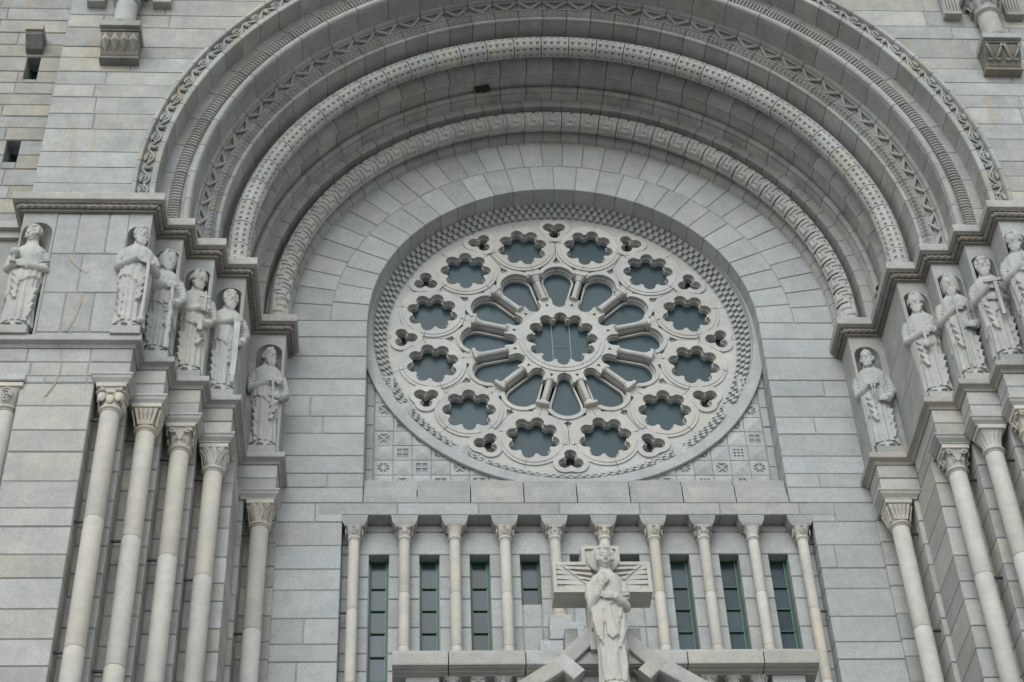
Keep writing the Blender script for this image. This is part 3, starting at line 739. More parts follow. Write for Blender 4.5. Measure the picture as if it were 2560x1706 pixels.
# ================================================================== ROSE WINDOW
rose = thing('rose_window', 'great round rose window of pale stone tracery in the tympanum', 'rose window', (0, 0, -3.0))
def rot2(p, a): c, s = math.cos(a), math.sin(a); return (p[0]*c-p[1]*s, p[0]*s+p[1]*c)
HW = math.radians(15); JG = .005
RF, RT, RIM = 2.065, 2.42, 2.705
def lobes(cx, off, lr, n, a0=0., seg=8):
    """multifoil outline (closed, counter-clockwise)"""
    half = PI/n; x0 = off*math.cos(half); d = off*math.sin(half)
    e = math.sqrt(max(1e-9, lr*lr-d*d)); ang = math.atan2(d, (x0+e)-off*1.0) if False else None
    # cusp point on the bisector (inner intersection of neighbouring lobes would be hidden: use the outer one)
    out = []
    px, pz = (x0-e*.0), 0
    for k in range(n):
        a = a0+k*2*PI/n
        beta = math.acos(max(-1, min(1, -d/lr))) if lr > d else PI/2
        # half opening of each lobe arc, measured from its outward direction
        be = PI-math.acos(max(-1, min(1, d/lr)))+half-PI/2 if lr > d else PI/2+half*.2
        be = min(be, 2.2)
        for i in range(seg+1):
            b = -be+2*be*i/seg
            out.append((cx+off*math.cos(a)+lr*math.cos(a+b), off*math.sin(a)+lr*math.sin(a+b)))
    return out
def tre_half(side, lr, axis_r=RT):
    """right or left half of a trefoil opening lying on the boundary axis, listed from outside to inside; coordinates about the axis"""
    off = .105; pts = []
    c1 = (axis_r+off*.5, side*off*.866)
    # cusp on the axis between the two outer lobes
    dz = math.sqrt(max(1e-6, lr*lr-c1[1]**2)) if lr > abs(c1[1]) else 0
    a_start = math.atan2(-c1[1], dz) if dz else math.atan2(-side, .05)
    if dz == 0: pts.append((c1[0], 0.004*side))
    # outer lobe arc: from its cusp with the axis, round the outside, to the cusp with the inner lobe
    th0 = a_start; th1 = side*math.radians(205)
    if side > 0 and th0 > th1: th0 -= 2*PI
    if side < 0 and th0 < th1: th0 += 2*PI
    for i in range(11):
        th = th0+(th1-th0)*i/10; pts.append((c1[0]+lr*math.cos(th), c1[1]+lr*math.sin(th)))
    c2 = (axis_r-off, 0)
    for i in range(7):
        th = side*math.radians(62+118*i/6); p = (c2[0]+lr*math.cos(th), c2[1]+lr*math.sin(th)); pts.append((p[0], p[1] if i < 6 else 0))
    return pts
def boundary_side(side, tl, pr, tri, cut_r):
    """boundary of an outer tracery stone along one radial joint, from the rim inwards (about the axis of that joint)"""
    g_ = side*JG; P = [(RIM, g_)]
    P += [(x, z+g_) for x, z in tre_half(side, tl)]
    if tri: P += [(2.215, g_), (2.17, g_+side*.030), (2.13, g_), (1.80, g_), (1.69, g_+side*.058), (1.66, g_)]
    else: P += [(2.16, g_), (1.7, g_)]
    al = math.acos((cut_r-1.31)/pr)
    for i in range(9):
        th = side*(al*i/8); P.append((1.31+pr*math.cos(th), pr*math.sin(th)+(g_ if i == 0 else 0)))
    return P
def outer_stone(tl, pr, fo, fl, tri, y0, y1, cut_r=1.40):
    lo_ = [rot2(p, -HW) for p in boundary_side(1, tl, pr, tri, cut_r)]
    hi_ = [rot2(p, HW) for p in boundary_side(-1, tl, pr, tri, cut_r)]
    rim = [(RIM*math.cos(a), RIM*math.sin(a)) for a in [HW-JG/RIM-(2*HW-2*JG/RIM)*i/8 for i in range(1, 8)]]
    outer = hi_[::-1]+rim+lo_
    holes = [lobes(RF, fo, fl, 8)]
    if tri:
        for s in (-1, 1):
            a = s*math.radians(5.6); holes.append([rot2(p, a) for p in [(1.60, -.055), (1.60, .055), (1.49, s*-.02)]][::s])
    mb = MB(); plate(mb, outer, holes, y0, y1); return mb
def inner_stone(fl, pr, y0, y1, tri):
    def side(s):
        g_ = s*JG; P = []
        for i in range(7):                                   # half lobe of the central foil, from the cusp to the axis
            th = s*math.radians(112-112*i/6); P.append((.455+fl*math.cos(th), fl*math.sin(th) if i < 6 else g_))
        P.append((.81-pr, g_))
        for i in range(1, 7):
            th = math.radians(180)-s*math.radians(95*i/6); P.append((.81+pr*math.cos(th), pr*math.sin(th)))
        P.append((.885, s*(pr+.008)))
        return P
    a_ = [rot2(p, -HW) for p in side(1)]; b_ = [rot2(p, HW) for p in side(-1)]
    outer = a_[::1]+b_[::-1]
    holes = [[(.735, -.032), (.735, .032), (.80, 0)]] if tri else []
    mb = MB(); plate(mb, outer, holes, y0, y1); return mb
def disc_holes(R, holes, y0, y1, cx=0): mb = MB(); plate(mb, arc(cx, 0, R, 0, 2*PI*(1-1/48), 47), holes, y0, y1); return mb
m_o1 = outer_stone(.092, .262, .300, .098, True, 0, .055).mesh('tracery_stone', 'lime')
m_o2 = outer_stone(.072, .236, .294, .080, False, .05, .165).mesh('tracery_back', 'lime')
m_i1 = inner_stone(.098, .116, 0, .055, True).mesh('tracery_stone', 'lime')
m_i2 = inner_stone(.082, .100, .05, .165, False).mesh('tracery_back', 'lime')
mb = disc_holes(.512, [lobes(RF, .300, .099, 8)], -.020, .004, RF)
mb.add(*(lambda t: (t.v, t.f))(disc_holes(.462, [lobes(RF, .300, .1, 8)], -.030, -.018, RF)))
m_rd = mb.mesh('roundel', 'lime')
def trefoil_out(lr, off=.105):
    out = []
    for k in range(3):
        a = PI+k*2*PI/3
        for i in range(11):
            b = -1.45+2.9*i/10; out.append((RT+off*math.cos(a)+lr*math.cos(a+b), off*math.sin(a)+lr*math.sin(a+b)))
    return out
def trefoil_in(lr, off=.105):
    out = []
    for k in range(3):
        a = PI+k*2*PI/3
        for i in range(11):
            b = -2.0+4.0*i/10; out.append((RT+off*math.cos(a)+lr*math.cos(a+b), off*math.sin(a)+lr*math.sin(a+b)))
    return out
mb = MB(); plate(mb, trefoil_out(.172), [trefoil_in(.093)], -.028, .004); m_tf = mb.mesh('trefoil_frame', 'lime')
mb = MB()
def petal_out(pr, pi): return arc(1.31, 0, pr, -1.72, 1.72, 16)+arc(.81, 0, pi, 1.6, 2*PI-1.6, 10)
plate(mb, arc(1.31, 0, .325, -1.15, 1.15, 14)+arc(1.31, 0, .262, 1.15, -1.15, 14), [], -.022, .004); m_pa = mb.mesh('petal_arch', 'lime')
mb = MB(); plate(mb, petal_out(.258, .112), [petal_out(.222, .092)], .095, .165); m_pf = mb.mesh('petal_frame', 'lime')
mb = MB()
mb.box(.84, 1.45, .03, .165, -.052, .052, .010)
mull = mb.mesh('mullion', 'lime')
def spoke():
    mb = MB(); pr = [(.052, .868), (.067, .872), (.067, .892), (.054, .905), (.046, .92), (.044, .95), (.044, 1.27), (.054, 1.275), (.056, 1.287), (.046, 1.292)]
    n = 18; rings = [[(x, .0+r*math.cos(2*PI*i/n), r*math.sin(2*PI*i/n)) for i in range(n)] for r, x in pr]
    mb.loft(rings); return mb
m_sp = spoke().mesh('spoke_shaft', 'lime', 40)
def spoke_cap():
    mb = MB(); n = 20; rings = []
    for j in range(6):
        t = j/5; ring = []
        for i in range(n):
            a = 2*PI*i/n; sq = min(1.3, 1/max(abs(math.cos(a)), abs(math.sin(a)))); r = .046*(1-t**1.5)+.078*t**1.5*(1+(sq-1)*t); r += .010*abs(math.sin(a*4))*math.sin(t*PI)
            ring.append((1.288+.085*t, r*math.cos(a), r*math.sin(a)))
        rings.append(ring)
    mb.loft(rings); mb.box(1.372, 1.425, -.09, .1, -.10, .10, .006); return mb
m_sc = spoke_cap().mesh('spoke_capital', 'lime', 45)
def flat(poly, y): mb = MB(); plate(mb, poly, [], y, y+.012); return mb
g_fl = flat(arc(RF, 0, .37, 0, 2*PI*.97, 30), .14).mesh('glass_pane', 'glass'); g_pe = flat(petal_out(.24, .108), .14).mesh('glass_pane', 'glass'); g_tr = flat(arc(RT, 0, .255, 0, 2*PI*.95, 24), .17).mesh('glass_pane', 'dark')
def sub(nm, me, parent):
    o = bpy.data.objects.new(nm, me); COL.objects.link(o); o.parent = parent; return o
for k in range(12):
    a = -(HW+k*2*HW); b = -(k*2*HW)
    for nm, me in (('tracery_stone', m_o1), ('tracery_back', m_o2), ('tracery_stone', m_i1), ('tracery_back', m_i2), ('roundel', m_rd), ('mullion', mull), ('spoke_shaft', m_sp), ('spoke_capital', m_sc), ('glass_pane', g_fl)):
        if nm == 'glass_pane': sub(nm, me, rd)
        else:
            o = put(nm, me, rose, rot=(0, a, 0)); rd = o if nm == 'roundel' else rd if nm != 'tracery_stone' else None
    for nm, me in (('trefoil_frame', m_tf), ('petal_arch', m_pa), ('petal_frame', m_pf), ('glass_pane', g_pe), ('glass_pane', g_tr)):
        if nm == 'glass_pane': sub(nm, me, pf if me is g_pe else tf)
        else:
            o = put(nm, me, rose, rot=(0, b, 0)); tf = o if nm == 'trefoil_frame' else tf; pf = o
jm = [MB().box(x0, x1, y, y+.02, z0, z1).mesh('joint_line', 'mortar') for x0, x1, y, z0, z1 in ((RF+.385, RF+.505, -.0312, -.005, .005), (RF+.50, RIM-.004, -.0012, -.005, .005), (RF-.505, RF-.385, -.0312, -.005, .005), (1.43, RF-.50, -.0012, -.005, .005), (RF-.005, RF+.005, -.0312, .385, .505), (RF-.005, RF+.005, -.0312, -.505, -.385))]
for k in range(12):
    for me in jm: put('joint_line', me, rose, rot=(0, -(HW+k*2*HW), 0))
    put('joint_line', MB().box(.545, .60, -.0272, 0, -.004, .004).mesh('joint_line', 'mortar') if k == 0 else jl.data, rose, rot=(0, -(k*2*HW), 0)) if k else None
    if k == 0: jl = put('joint_line', MB().box(.545, .60, -.0272, 0, -.004, .004).mesh('joint_line', 'mortar'), rose)
mb = disc_holes(.665, [lobes(0, .455, .098, 12)], -.016, .004); mb.add(*(lambda t: (t.v, t.f))(disc_holes(.60, [lobes(0, .455, .099, 12)], -.026, -.014))); mb.obj('centre_roundel', 'lime', rose)
flat(arc(0, 0, .56, 0, 2*PI*.97, 40), .14).obj('glass_pane', 'glass', rose)
mb = MB().box(-.145, -.132, .128, .141, -.5, .5).box(.132, .145, .128, .141, -.5, .5).box(-.13, .13, .13, .141, -.05, -.042); mb.obj('glazing_bar', 'bars', rose)
MB().lathe([(.01, 0), (2.75, 0), (2.75, .03), (.01, .03)], n=48).xf(Matrix.Translation((0, .32, 0)) @ Matrix.Rotation(PI/2, 4, 'X')).obj('dark_backing', 'dark', rose)  # added dark disc, stops the sky showing through the tracery openings
# splayed ring of billets and flat outer rim
mb = MB(); n = 96
mb.loft([[(r*math.cos(2*PI*i/n), y, r*math.sin(2*PI*i/n)) for i in range(n)] for r, y in ((2.70, .10), (2.70, -.002), (2.715, -.006), (2.915, -.165), (2.925, -.225), (3.085, -.24), (3.095, -.23), (3.095, .1))], cap=False)
mb.obj('outer_ring', 'granite', rose, 30)
NB = 146; rows = 3; mb = MB()
for j in range(rows):
    t0, t1 = .03+j*.315, .03+j*.315+.29
    for i in range(NB):
        a0 = 2*PI*(i+(.5 if j % 2 else 0))/NB; a1 = a0+2*PI/NB*.52
        def P(t, a, h): r = 2.715+.2*t; y = -.006-.159*t; return ((r-.62*h)*math.cos(a), y-.78*h, (r-.62*h)*math.sin(a))
        v = [P(t, a, h) for h in (-.01, .046) for t, a in ((t0, a0), (t1, a0), (t1, a1), (t0, a1))]
        mb.add(v, [(0, 1, 2, 3), (4, 5, 6, 7), (0, 1, 5, 4), (1, 2, 6, 5), (2, 3, 7, 6), (3, 0, 4, 7)])
o = mb.obj('billets', 'granite', rose); o['kind'] = 'stuff'

# ================================================================== TILED SPANDRELS UNDER THE ROSE
TS = .272; SY = -.175; ZS = -3.09
def tile_mesh(kind, w=TS-.010):
    h = w/2; mb = MB(); d = .022
    if kind == 'pyramid':
        q = h*.97; mb.add([(-h, 0, -h), (h, 0, -h), (h, 0, h), (-h, 0, h), (0, -.030, -.02), (-h, .08, -h), (h, .08, -h), (h, .08, h), (-h, .08, h)], [(0, 1, 4), (1, 2, 4), (2, 3, 4), (3, 0, 4), (0, 1, 6, 5), (1, 2, 7, 6), (2, 3, 8, 7), (3, 0, 5, 8)])
        return mb
    s = h*.62; o_ = [(-h, -h), (h, -h), (h, h), (-h, h)]
    tri = []
    if kind == 'cross':
        e = .10*s
        for a in range(4): tri.append([rot2(p, a*PI/2) for p in ((e*1.6, s*.97), (-s*.85+s*1.7, s*.97), (e*.2, e*2.0))])
        tri = [[rot2(p, a*PI/2) for p in ((-s*.80, -s), (s*.80, -s), (0, -.16*s))] for a in range(4)]
    elif kind == 'quad': tri = [[(sx_*.1*s, sz_*.1*s), (sx_*s, sz_*.1*s), (sx_*s, sz_*s), (sx_*.1*s, sz_*s)][::(1 if sx_*sz_ > 0 else -1)] for sx_ in (-1, 1) for sz_ in (-1, 1)]
    elif kind == 'star': tri = [[rot2(p, a*PI/4+PI/8) for p in ((.28*s, 0), (s*1.02, -.30*s), (s*1.02, .30*s))] for a in range(8)]
    elif kind == 'nine': tri = [[(-.28*s+dx, .24*s+dz), (dx, -.26*s+dz), (.28*s+dx, .24*s+dz)] for dx in (-.68*s, 0, .68*s) for dz in (-.68*s, 0, .68*s)]
    else: tri = [[rot2(p, a*PI/2) for p in ((-s, s), (-s, -s*.1), (-s*.1, s))] for a in range(4)]+[[(-.35*s, 0), (0, -.35*s), (.35*s, 0), (0, .35*s)]]
    plate(mb, o_, tri, 0, .035); mb.box(-h, h, .034, .08, -h, h)
    for p in tri:                                     # small raised rib in each pit
        cx = sum(q[0] for q in p)/len(p); cz = sum(q[1] for q in p)/len(p)
        m = len(p); mb.add([(x, .034, z) for x, z in p]+[(cx, .014, cz)], [(i, (i+1) % m, m) for i in range(m)])
    return mb
tmesh = {k: tile_mesh(k).mesh('tile', 'granite') for k in ('pyramid', 'cross', 'quad', 'star', 'nine', 'diamond')}
for sx, word in ((-1, 'left'), (1, 'right')):
    t = thing('tile_panel', f'carved square tiles in the corner {word} below the rose window', 'tiles', (sx*2.5, SY, ZS), 'tiled corner panels')
    seq = (['cross', 'quad', 'diamond', 'cross', 'star', 'quad'] if sx < 0 else ['star', 'nine', 'cross', 'quad', 'star', 'cross']); q = 0
    for r in range(8):
        for c_ in range(9):
            xc = 2.845-TS*(c_+.5); zc = ZS+TS*(r+.5)
            if math.hypot(max(0, abs(xc)+TS/2), zc-TS/2) < 3.07: continue
            if xc < .2: continue
            if (r+c_) % 2 == 1: k = seq[q % len(seq)]; q += 1
            else: k = 'pyramid'
            put('tile', tmesh[k], t, loc=(sx*xc, SY+jit(.003), zc))
    a0, a1 = math.asin(-.7/3.05), math.asin(ZS/3.05) if ZS > -3.05 else -PI/2*.99
    po = [(sx*3.05*math.cos(q), 3.05*math.sin(q)) for q in [a0+(-1.42-a0)*i/24 for i in range(25)]]+[(sx*.5, ZS), (sx*2.98, ZS), (sx*2.98, -.7)]
    MB().prism(po, SY+.016, -.02).obj('mortar_bed', 'mortar', t)
    z = ZS
    while z < -.9:
        h = rnd.uniform(.36, .46); block(t, sx*2.86, sx*2.978, SY, SY+.1, z, min(z+h, -.7), 'granite', 'border_stone'); z += h

# ================================================================== SILL, LINTEL AND ARCADE
sl = thing('sill_course', 'chamfered stone sill course with rounded stops under the rose window', 'sill', (0, WY, -3.57))
xs = [-2.975]+[-2.975+5.95/8*i for i in range(1, 8)]+[2.975]
for a, b in zip(xs, xs[1:]):
    pf = [(-.02, -3.095), (-.405, -3.10), (-.412, -3.115), (-.415, -3.235), (-.425, -3.26), (-.462, -3.425), (-.492, -3.445), (-.498, -3.455), (-.498, -3.563), (-.02, -3.563)]
    n = len(pf); v = [(a+GAP, y, z) for y, z in pf]+[(b-GAP, y, z) for y, z in pf]; mb = MB()
    mb.add(v, [tuple(range(n)), tuple(range(2*n-1, n-1, -1))]+[(i, (i+1) % n, n+(i+1) % n, n+i) for i in range(n)])
    for s, e in ((1, a+GAP), (-1, b-GAP)):
        if (s == 1 and a < -2.9) or (s == -1 and b > 2.9): continue
        po = [(e, -3.45), (e, -3.22)]+[(e+s*.10*math.sin(q*PI/12), -3.44+.20*math.cos(q*PI/12)) for q in range(1, 7)]
        mb.prism(po, -.468, -.34)
    mb.obj('sill_stone', 'lime' if False else 'frieze', sl)
MB().box(-2.98, 2.98, -.48, -.05, -3.562, -3.10).obj('mortar_bed', 'mortar', sl) if False else None
lt = thing('lintel', 'long stone lintel carried on ten corbels above the small columns', 'lintel', (0, WY, -3.79))
for a, b in zip([-3.6, -2.5, -1.38, -.26, .86, 1.98, 3.1], [-2.5, -1.38, -.26, .86, 1.98, 3.1, 3.6]): block(lt, a, b, WY-.004, -.2, -3.785, -3.567, 'frieze', 'lintel_stone')
MB().box(-3.24, 3.24, WY+.012, -.1, -3.775, -3.56).obj('mortar_bed', 'mortar', lt)
PX = [.341+.687*i for i in range(5)]; PX = sorted([-p for p in PX]+PX)
def corbel_mesh():
    mb = MB(); prof = [(.185, 0), (.185, -.03), (.178, -.035), (.172, -.075), (.15, -.125), (.135, -.14), (.135, -.155)]
    mb.loft([[(-w, WY-.003+(.185-w)*.5, z), (w, WY-.003+(.185-w)*.5, z), (w, -.2, z), (-w, -.2, z)] for w, z in prof]); return mb
cm = corbel_mesh().mesh('corbel', 'frieze')
for x in PX: put('corbel', cm, lt, loc=(x, 0, -3.786))
ordw = ['first', 'second', 'third', 'fourth', 'fifth', 'sixth', 'seventh', 'eighth', 'ninth', 'last']
ck = ['eye', 'scroll', 'flute', 'eye', 'leaf', 'scroll', 'eye', 'scroll', 'flute', 'eye']
AY = -.395
for i, x in enumerate(PX):
    c = thing('small_column', f'{ordw[i]} small column from the left in the window arcade', 'column', (x, AY, -9.0), 'small arcade columns')
    put('capital', get_cap(ck[i], .076, .112, .17, 'shaft'), c, loc=(x, AY, -4.115))
    if i in (4, 5):
        shaft(c, x, AY, .075, [-4.155, -5.03, -5.34]); MB().lathe([(.08, -5.36), (.10, -5.35), (.105, -5.375), (.095, -5.39), (.115, -5.40), (.135, -5.42), (.13, -5.45), (.10, -5.46)], (x, AY, 0), 24).obj('base', 'shaft', c, 40)
        MB().box(x-.15, x+.15, AY-.15, -.2, -5.62, -5.455, .01).obj('plinth', 'granite', c)
    else:
        shaft(c, x, AY, .075, [-4.155]+([-5.29, -6.42] if i in (0, 9) else [-5.03, -5.87])+[-7.2, -9.0])
    if i in (0, 9):
        for z in (-4.2, -5.32, -6.45): MB().box(x+(-.16 if i == 0 else .05), x+(-.05 if i == 0 else .16), AY-.01, AY+.012, z-.014, z+.01).obj('iron_tie', 'iron', c)
# wall behind the arcade with its slit windows
BY = -.27
aw = thing('ashlar_wall', 'recessed ashlar wall behind the row of small columns', 'wall', (0, BY, -9.0))
bz = [-3.79, -3.90, -4.285, -4.66, -5.02, -5.475, -5.875, -6.15, -6.55, -6.88, -7.3, -8.1, -9.0]
WINX = [.687*k for k in range(-4, 5)]; WH = .13
for z1, z0 in zip(bz, bz[1:]):
    if z0 > -4.3:
        xs = [-3.26]+[w+rnd.choice((-.34, .34)) for w in WINX[::2]]+[3.26]; xs = sorted(set(round(q, 3) for q in xs))
        for a, b in zip(xs, xs[1:]):
            if b-a > .05: block(aw, a, b, BY, BY+.2, z0, z1, 'granite')
    else:
        e = [-3.26]+[q for w in WINX for q in (w-WH, w+WH)]+[3.26]
        for a, b in zip(e[::2], e[1::2]): block(aw, a, b, BY, BY+.2, z0, z1, 'granite')
        if z0 < -5.05:
            for w in WINX[3:6]: block(aw, w-WH, w+WH, BY, BY+.2, z0, min(z1, -5.10), 'granite')
mb = MB(); e = [-3.26]+[q for w in WINX for q in (w-WH-.008, w+WH+.008)]+[3.26]
for a, b in zip(e[::2], e[1::2]): mb.box(a, b, BY+.013, BY+.25, -9, -3.6)
mb.box(-3.26, 3.26, BY+.013, BY+.25, -4.277, -3.6)
for w in WINX[3:6]: mb.box(w-WH-.01, w+WH+.01, BY+.013, BY+.25, -9, -5.11)
mb.obj('mortar_bed', 'mortar', aw)
wl = ['first', 'second', 'third', 'fourth', 'fifth', 'sixth', 'seventh', 'eighth', 'ninth']
TR = [-4.297, -4.72, -5.08, -5.44, -5.81, -6.19, -6.56, -6.93, -7.3, -7.67, -8.0]
for i, w in enumerate(WINX):
    short = 3 <= i <= 5; zb = -5.10 if short else -8.0
    s = thing('slit_window', f'{wl[i]} narrow green-framed window from the left in the arcade' if not short else f'{wl[i]} arcade window from the left, short and partly behind the cross', 'window', (w, -.13, zb), 'arcade slit windows')
    fy0, fy1 = -.105, -.06
    MB().box(w-WH-.002, w-WH+.030, fy0, fy1, zb, -4.285).obj('frame_jamb', 'green', s); MB().box(w+WH-.030, w+WH+.002, fy0, fy1, zb, -4.285).obj('frame_jamb', 'green', s)
    tr = [t for t in TR if t > zb+.05]
    for j, t in enumerate(tr):
        MB().box(w-WH+.024, w+WH-.024, fy0+.003, fy1-.003, t-.011, t+.011).obj('transom', 'green', s)
        z0 = tr[j+1] if j+1 < len(tr) else zb
        mb = MB().box(w-WH+.02, w+WH-.02, fy1-.014, fy1, z0+.006, t-.006); mb.obj('pane', 'pane', s)
        if j+1 < len(tr) and not short: MB().box(w+WH-.038, w+WH-.03, fy0+.008, fy1-.01, z0+.01, t-.01).obj('putty_line', 'bars', s)

# ================================================================== STATUES
def remesh(mb, voxel, name, mat, smooth_it=1):
    me = bpy.data.meshes.new('tmp'); me.from_pydata(mb.v, [], mb.f)
    bm = bmesh.new(); bm.from_mesh(me); bmesh.ops.recalc_face_normals(bm, faces=bm.faces); bm.to_mesh(me); bm.free()
    o = bpy.data.objects.new('tmp', me); COL.objects.link(o)
    md = o.modifiers.new('r', 'REMESH'); md.mode = 'VOXEL'; md.voxel_size = voxel; md.use_smooth_shade = True
    if smooth_it: sm = o.modifiers.new('s', 'SMOOTH'); sm.iterations = smooth_it; sm.factor = .4
    dg = bpy.context.evaluated_depsgraph_get(); ev = o.evaluated_get(dg)
    out = bpy.data.meshes.new_from_object(ev); out.name = name; out.materials.clear(); out.materials.append(MAT[mat])
    out.polygons.foreach_set('use_smooth', [True]*len(out.polygons))
    bpy.data.objects.remove(o); bpy.data.meshes.remove(me)
    return out
def hand(mb, p, dirv, palm_n, sc=1.):
    """palm and five bent fingers; dirv = finger direction, palm_n = direction the palm faces"""
    p = Vector(p); d = Vector(dirv).normalized(); n = Vector(palm_n).normalized(); s = d.cross(n).normalized(); n = s.cross(d)
    R = Matrix((s, d, n)).transposed()
    mb.ell(p+d*.03*sc, (.040*sc, .05*sc, .020*sc), 10, 7, R.to_quaternion())
    for i, (off, ln) in enumerate(((-.030, .065), (-.010, .078), (.010, .072), (.029, .055))):
        a = p+d*.06*sc+s*off*sc; b = a+d*ln*.5*sc+n*.006*sc; c = b+d*ln*.35*sc+n*.024*sc
        mb.tube([a-d*.02*sc, a, b, c], [.0115*sc, .0115*sc, .011*sc, .009*sc], 6)
    a = p+s*-.035*sc+d*.01*sc; mb.tube([a, a+s*-.022*sc+d*.03*sc, a+s*-.020*sc+d*.062*sc+n*.016*sc], [.014*sc, .013*sc, .010*sc], 6)
def head(mb, c, yawh, pitch, beard, hair, r, sc=1.):
    h = MB(); 
    h.ell((0, .012, .02), (.093, .108, .118), 20, 14)                 # skull
    h.ell((0, -.020, -.036), (.084, .086, .104), 20, 14)              # face
    h.ell((0, -.055, -.115), (.040, .035, .032), 12, 8)               # chin
    h.tube([(0, -.098, .012), (0, -.118, -.022), (0, -.130, -.052)], [.011, .015, .019], 8); h.ell((0, -.116, -.058), (.026, .016, .012), 10, 6)
    for s in (-1, 1):
        h.tube([(s*.010, -.104, .014), (s*.036, -.104, .024), (s*.066, -.080, .010)], [.006, .009, .006], 7)      # brow
        h.ell((s*.036, -.093, -.007), (.023, .015, .014), 10, 7)      # eye
        h.ell((s*.042, -.072, -.052), (.034, .030, .034), 12, 8)      # cheek
        h.ell((s*.094, .012, -.015), (.014, .026, .036), 8, 7)        # ear
    h.tube([(-.030, -.098, -.088), (0, -.108, -.084), (.030, -.098, -.088)], [.008, .011, .008], 7); h.tube([(-.022, -.098, -.100), (0, -.106, -.102), (.022, -.098, -.100)], [.006, .010, .006], 7)
    q = random.Random(r)
    if beard:
        n = 15
        for i in range(n):
            a = -1.9+3.8*i/(n-1); x = .083*math.sin(a); y = -.088*math.cos(a)*1.0; L = beard*(.55+.45*math.cos(a*.8))
            pts = [(x*(1-.25*t)+.008*math.sin(t*9+i), y-.018*math.sin(t*PI)-.018*t, -.055-.035*math.cos(a)-L*t) for t in [k/5 for k in range(6)]]
            h.tube(pts, [.020, .022, .021, .018, .014, .006], 7)
        for i in range(7):
            x = -.055+.11*i/6; h.tube([(x, -.098+.25*x*x/.055, -.125), (x*.8+.006*math.sin(i*2), -.112, -.17-beard*.25), (x*.5, -.10, -.15-beard*.75)], [.017, .018, .007], 7)
        for s in (-1, 1): h.tube([(s*.006, -.116, -.078), (s*.034, -.108, -.088), (s*.058, -.088, -.120)], [.010, .014, .010], 7)
    if hair == 'bald':
        for i in range(26):
            a = PI*.5+ (i/25-.5)*3.6; z = -.02+q.uniform(-.05, .035); h.ell((.098*math.cos(a), .02+.108*math.sin(a), z), (.024, .024, .024), 8, 6)
        h.ell((0, -.075, .095), (.022, .02, .018), 8, 6)
    elif hair == 'curly':
        for i in range(95):
            u = q.uniform(0, 2*PI); w = q.uniform(-.15, 1.); rr = math.sqrt(max(0, 1-w*w)); x, y, z = .102*rr*math.cos(u), .02+.118*rr*math.sin(u), .02+.126*w
            if y < -.055 and z < .070: continue
            h.ell((x, y, z), (.022, .022, .022), 7, 5)
        for s in (-1, 1):
            for z in (.05, .02, -.01, -.04): h.ell((s*.096, -.035+.2*z, z), (.022, .026, .024), 7, 5)
    else:
        n = 22
        for i in range(n):
            a = math.radians(-62+304*i/(n-1)); x1, y1 = .112*math.cos(a), .022+.122*math.sin(a)
            zl = -.15 if hair == 'long' else -.03
            pts = [(.02*math.cos(a), .0+.03*math.sin(a)-.02, .148), (x1*.65, y1*.72-.01, .122), (x1*.98, y1, .05), (x1*1.04+.006*math.sin(i*3), y1*1.0+.004, -.03), (x1*1.0, y1+.012, zl)]
            h.tube(pts, [.018, .023, .024, .022, .015], 7)
    M = Matrix.Translation(Vector(c)) @ Matrix.Rotation(yawh, 4, 'Z') @ Matrix.Rotation(pitch, 4, 'X') @ Matrix.Scale(sc, 4)
    h.xf(M); mb.add(h.v, h.f)
ST = [(.0, .232, .175), (.15, .222, .168), (.4, .208, .158), (.7, .208, .156), (.95, .220, .160), (1.12, .214, .152), (1.28, .226, .150), (1.40, .230, .140), (1.47, .212, .128), (1.53, .150, .105), (1.58, .098, .085), (1.70, .078, .078)]
def bodyr(t):
    for a, b in zip(ST, ST[1:]):
        if t <= b[0]+1e-6: k = max(0, (t-a[0])/(b[0]-a[0])); return a[1]+(b[1]-a[1])*k, a[2]+(b[2]-a[2])*k
    return ST[-1][1:]
def shell(mb, seed, za, zb, th0, wide=1., top=1.47, nf=6, grow=.016, slant=2.2, fold=1.):
    """mantle: a solid sleeve round the body whose hem runs slantwise, with folds"""
    q = random.Random(seed); ph = q.uniform(0, 6.28); n = 96; m = 22; rings = []
    for j in range(m+1):
        t = j/m; ring = []
        for i in range(n):
            a = 2*PI*i/n; zl = za+zb*math.cos(a-th0)+.012*math.sin(a*nf*2+ph); z = top+(zl-top)*t; rx, ry = bodyr(z)
            w = abs(math.sin(a*nf+ph+slant*t*math.sin(a-th0)))**.8
            g = grow*(.5+.7*t)+.022*fold*(w-.5)*(.4+.6*t)
            ring.append(((rx*wide+g)*math.cos(a), (ry+g)*math.sin(a), z))
        rings.append(ring)
    mb.loft(rings)
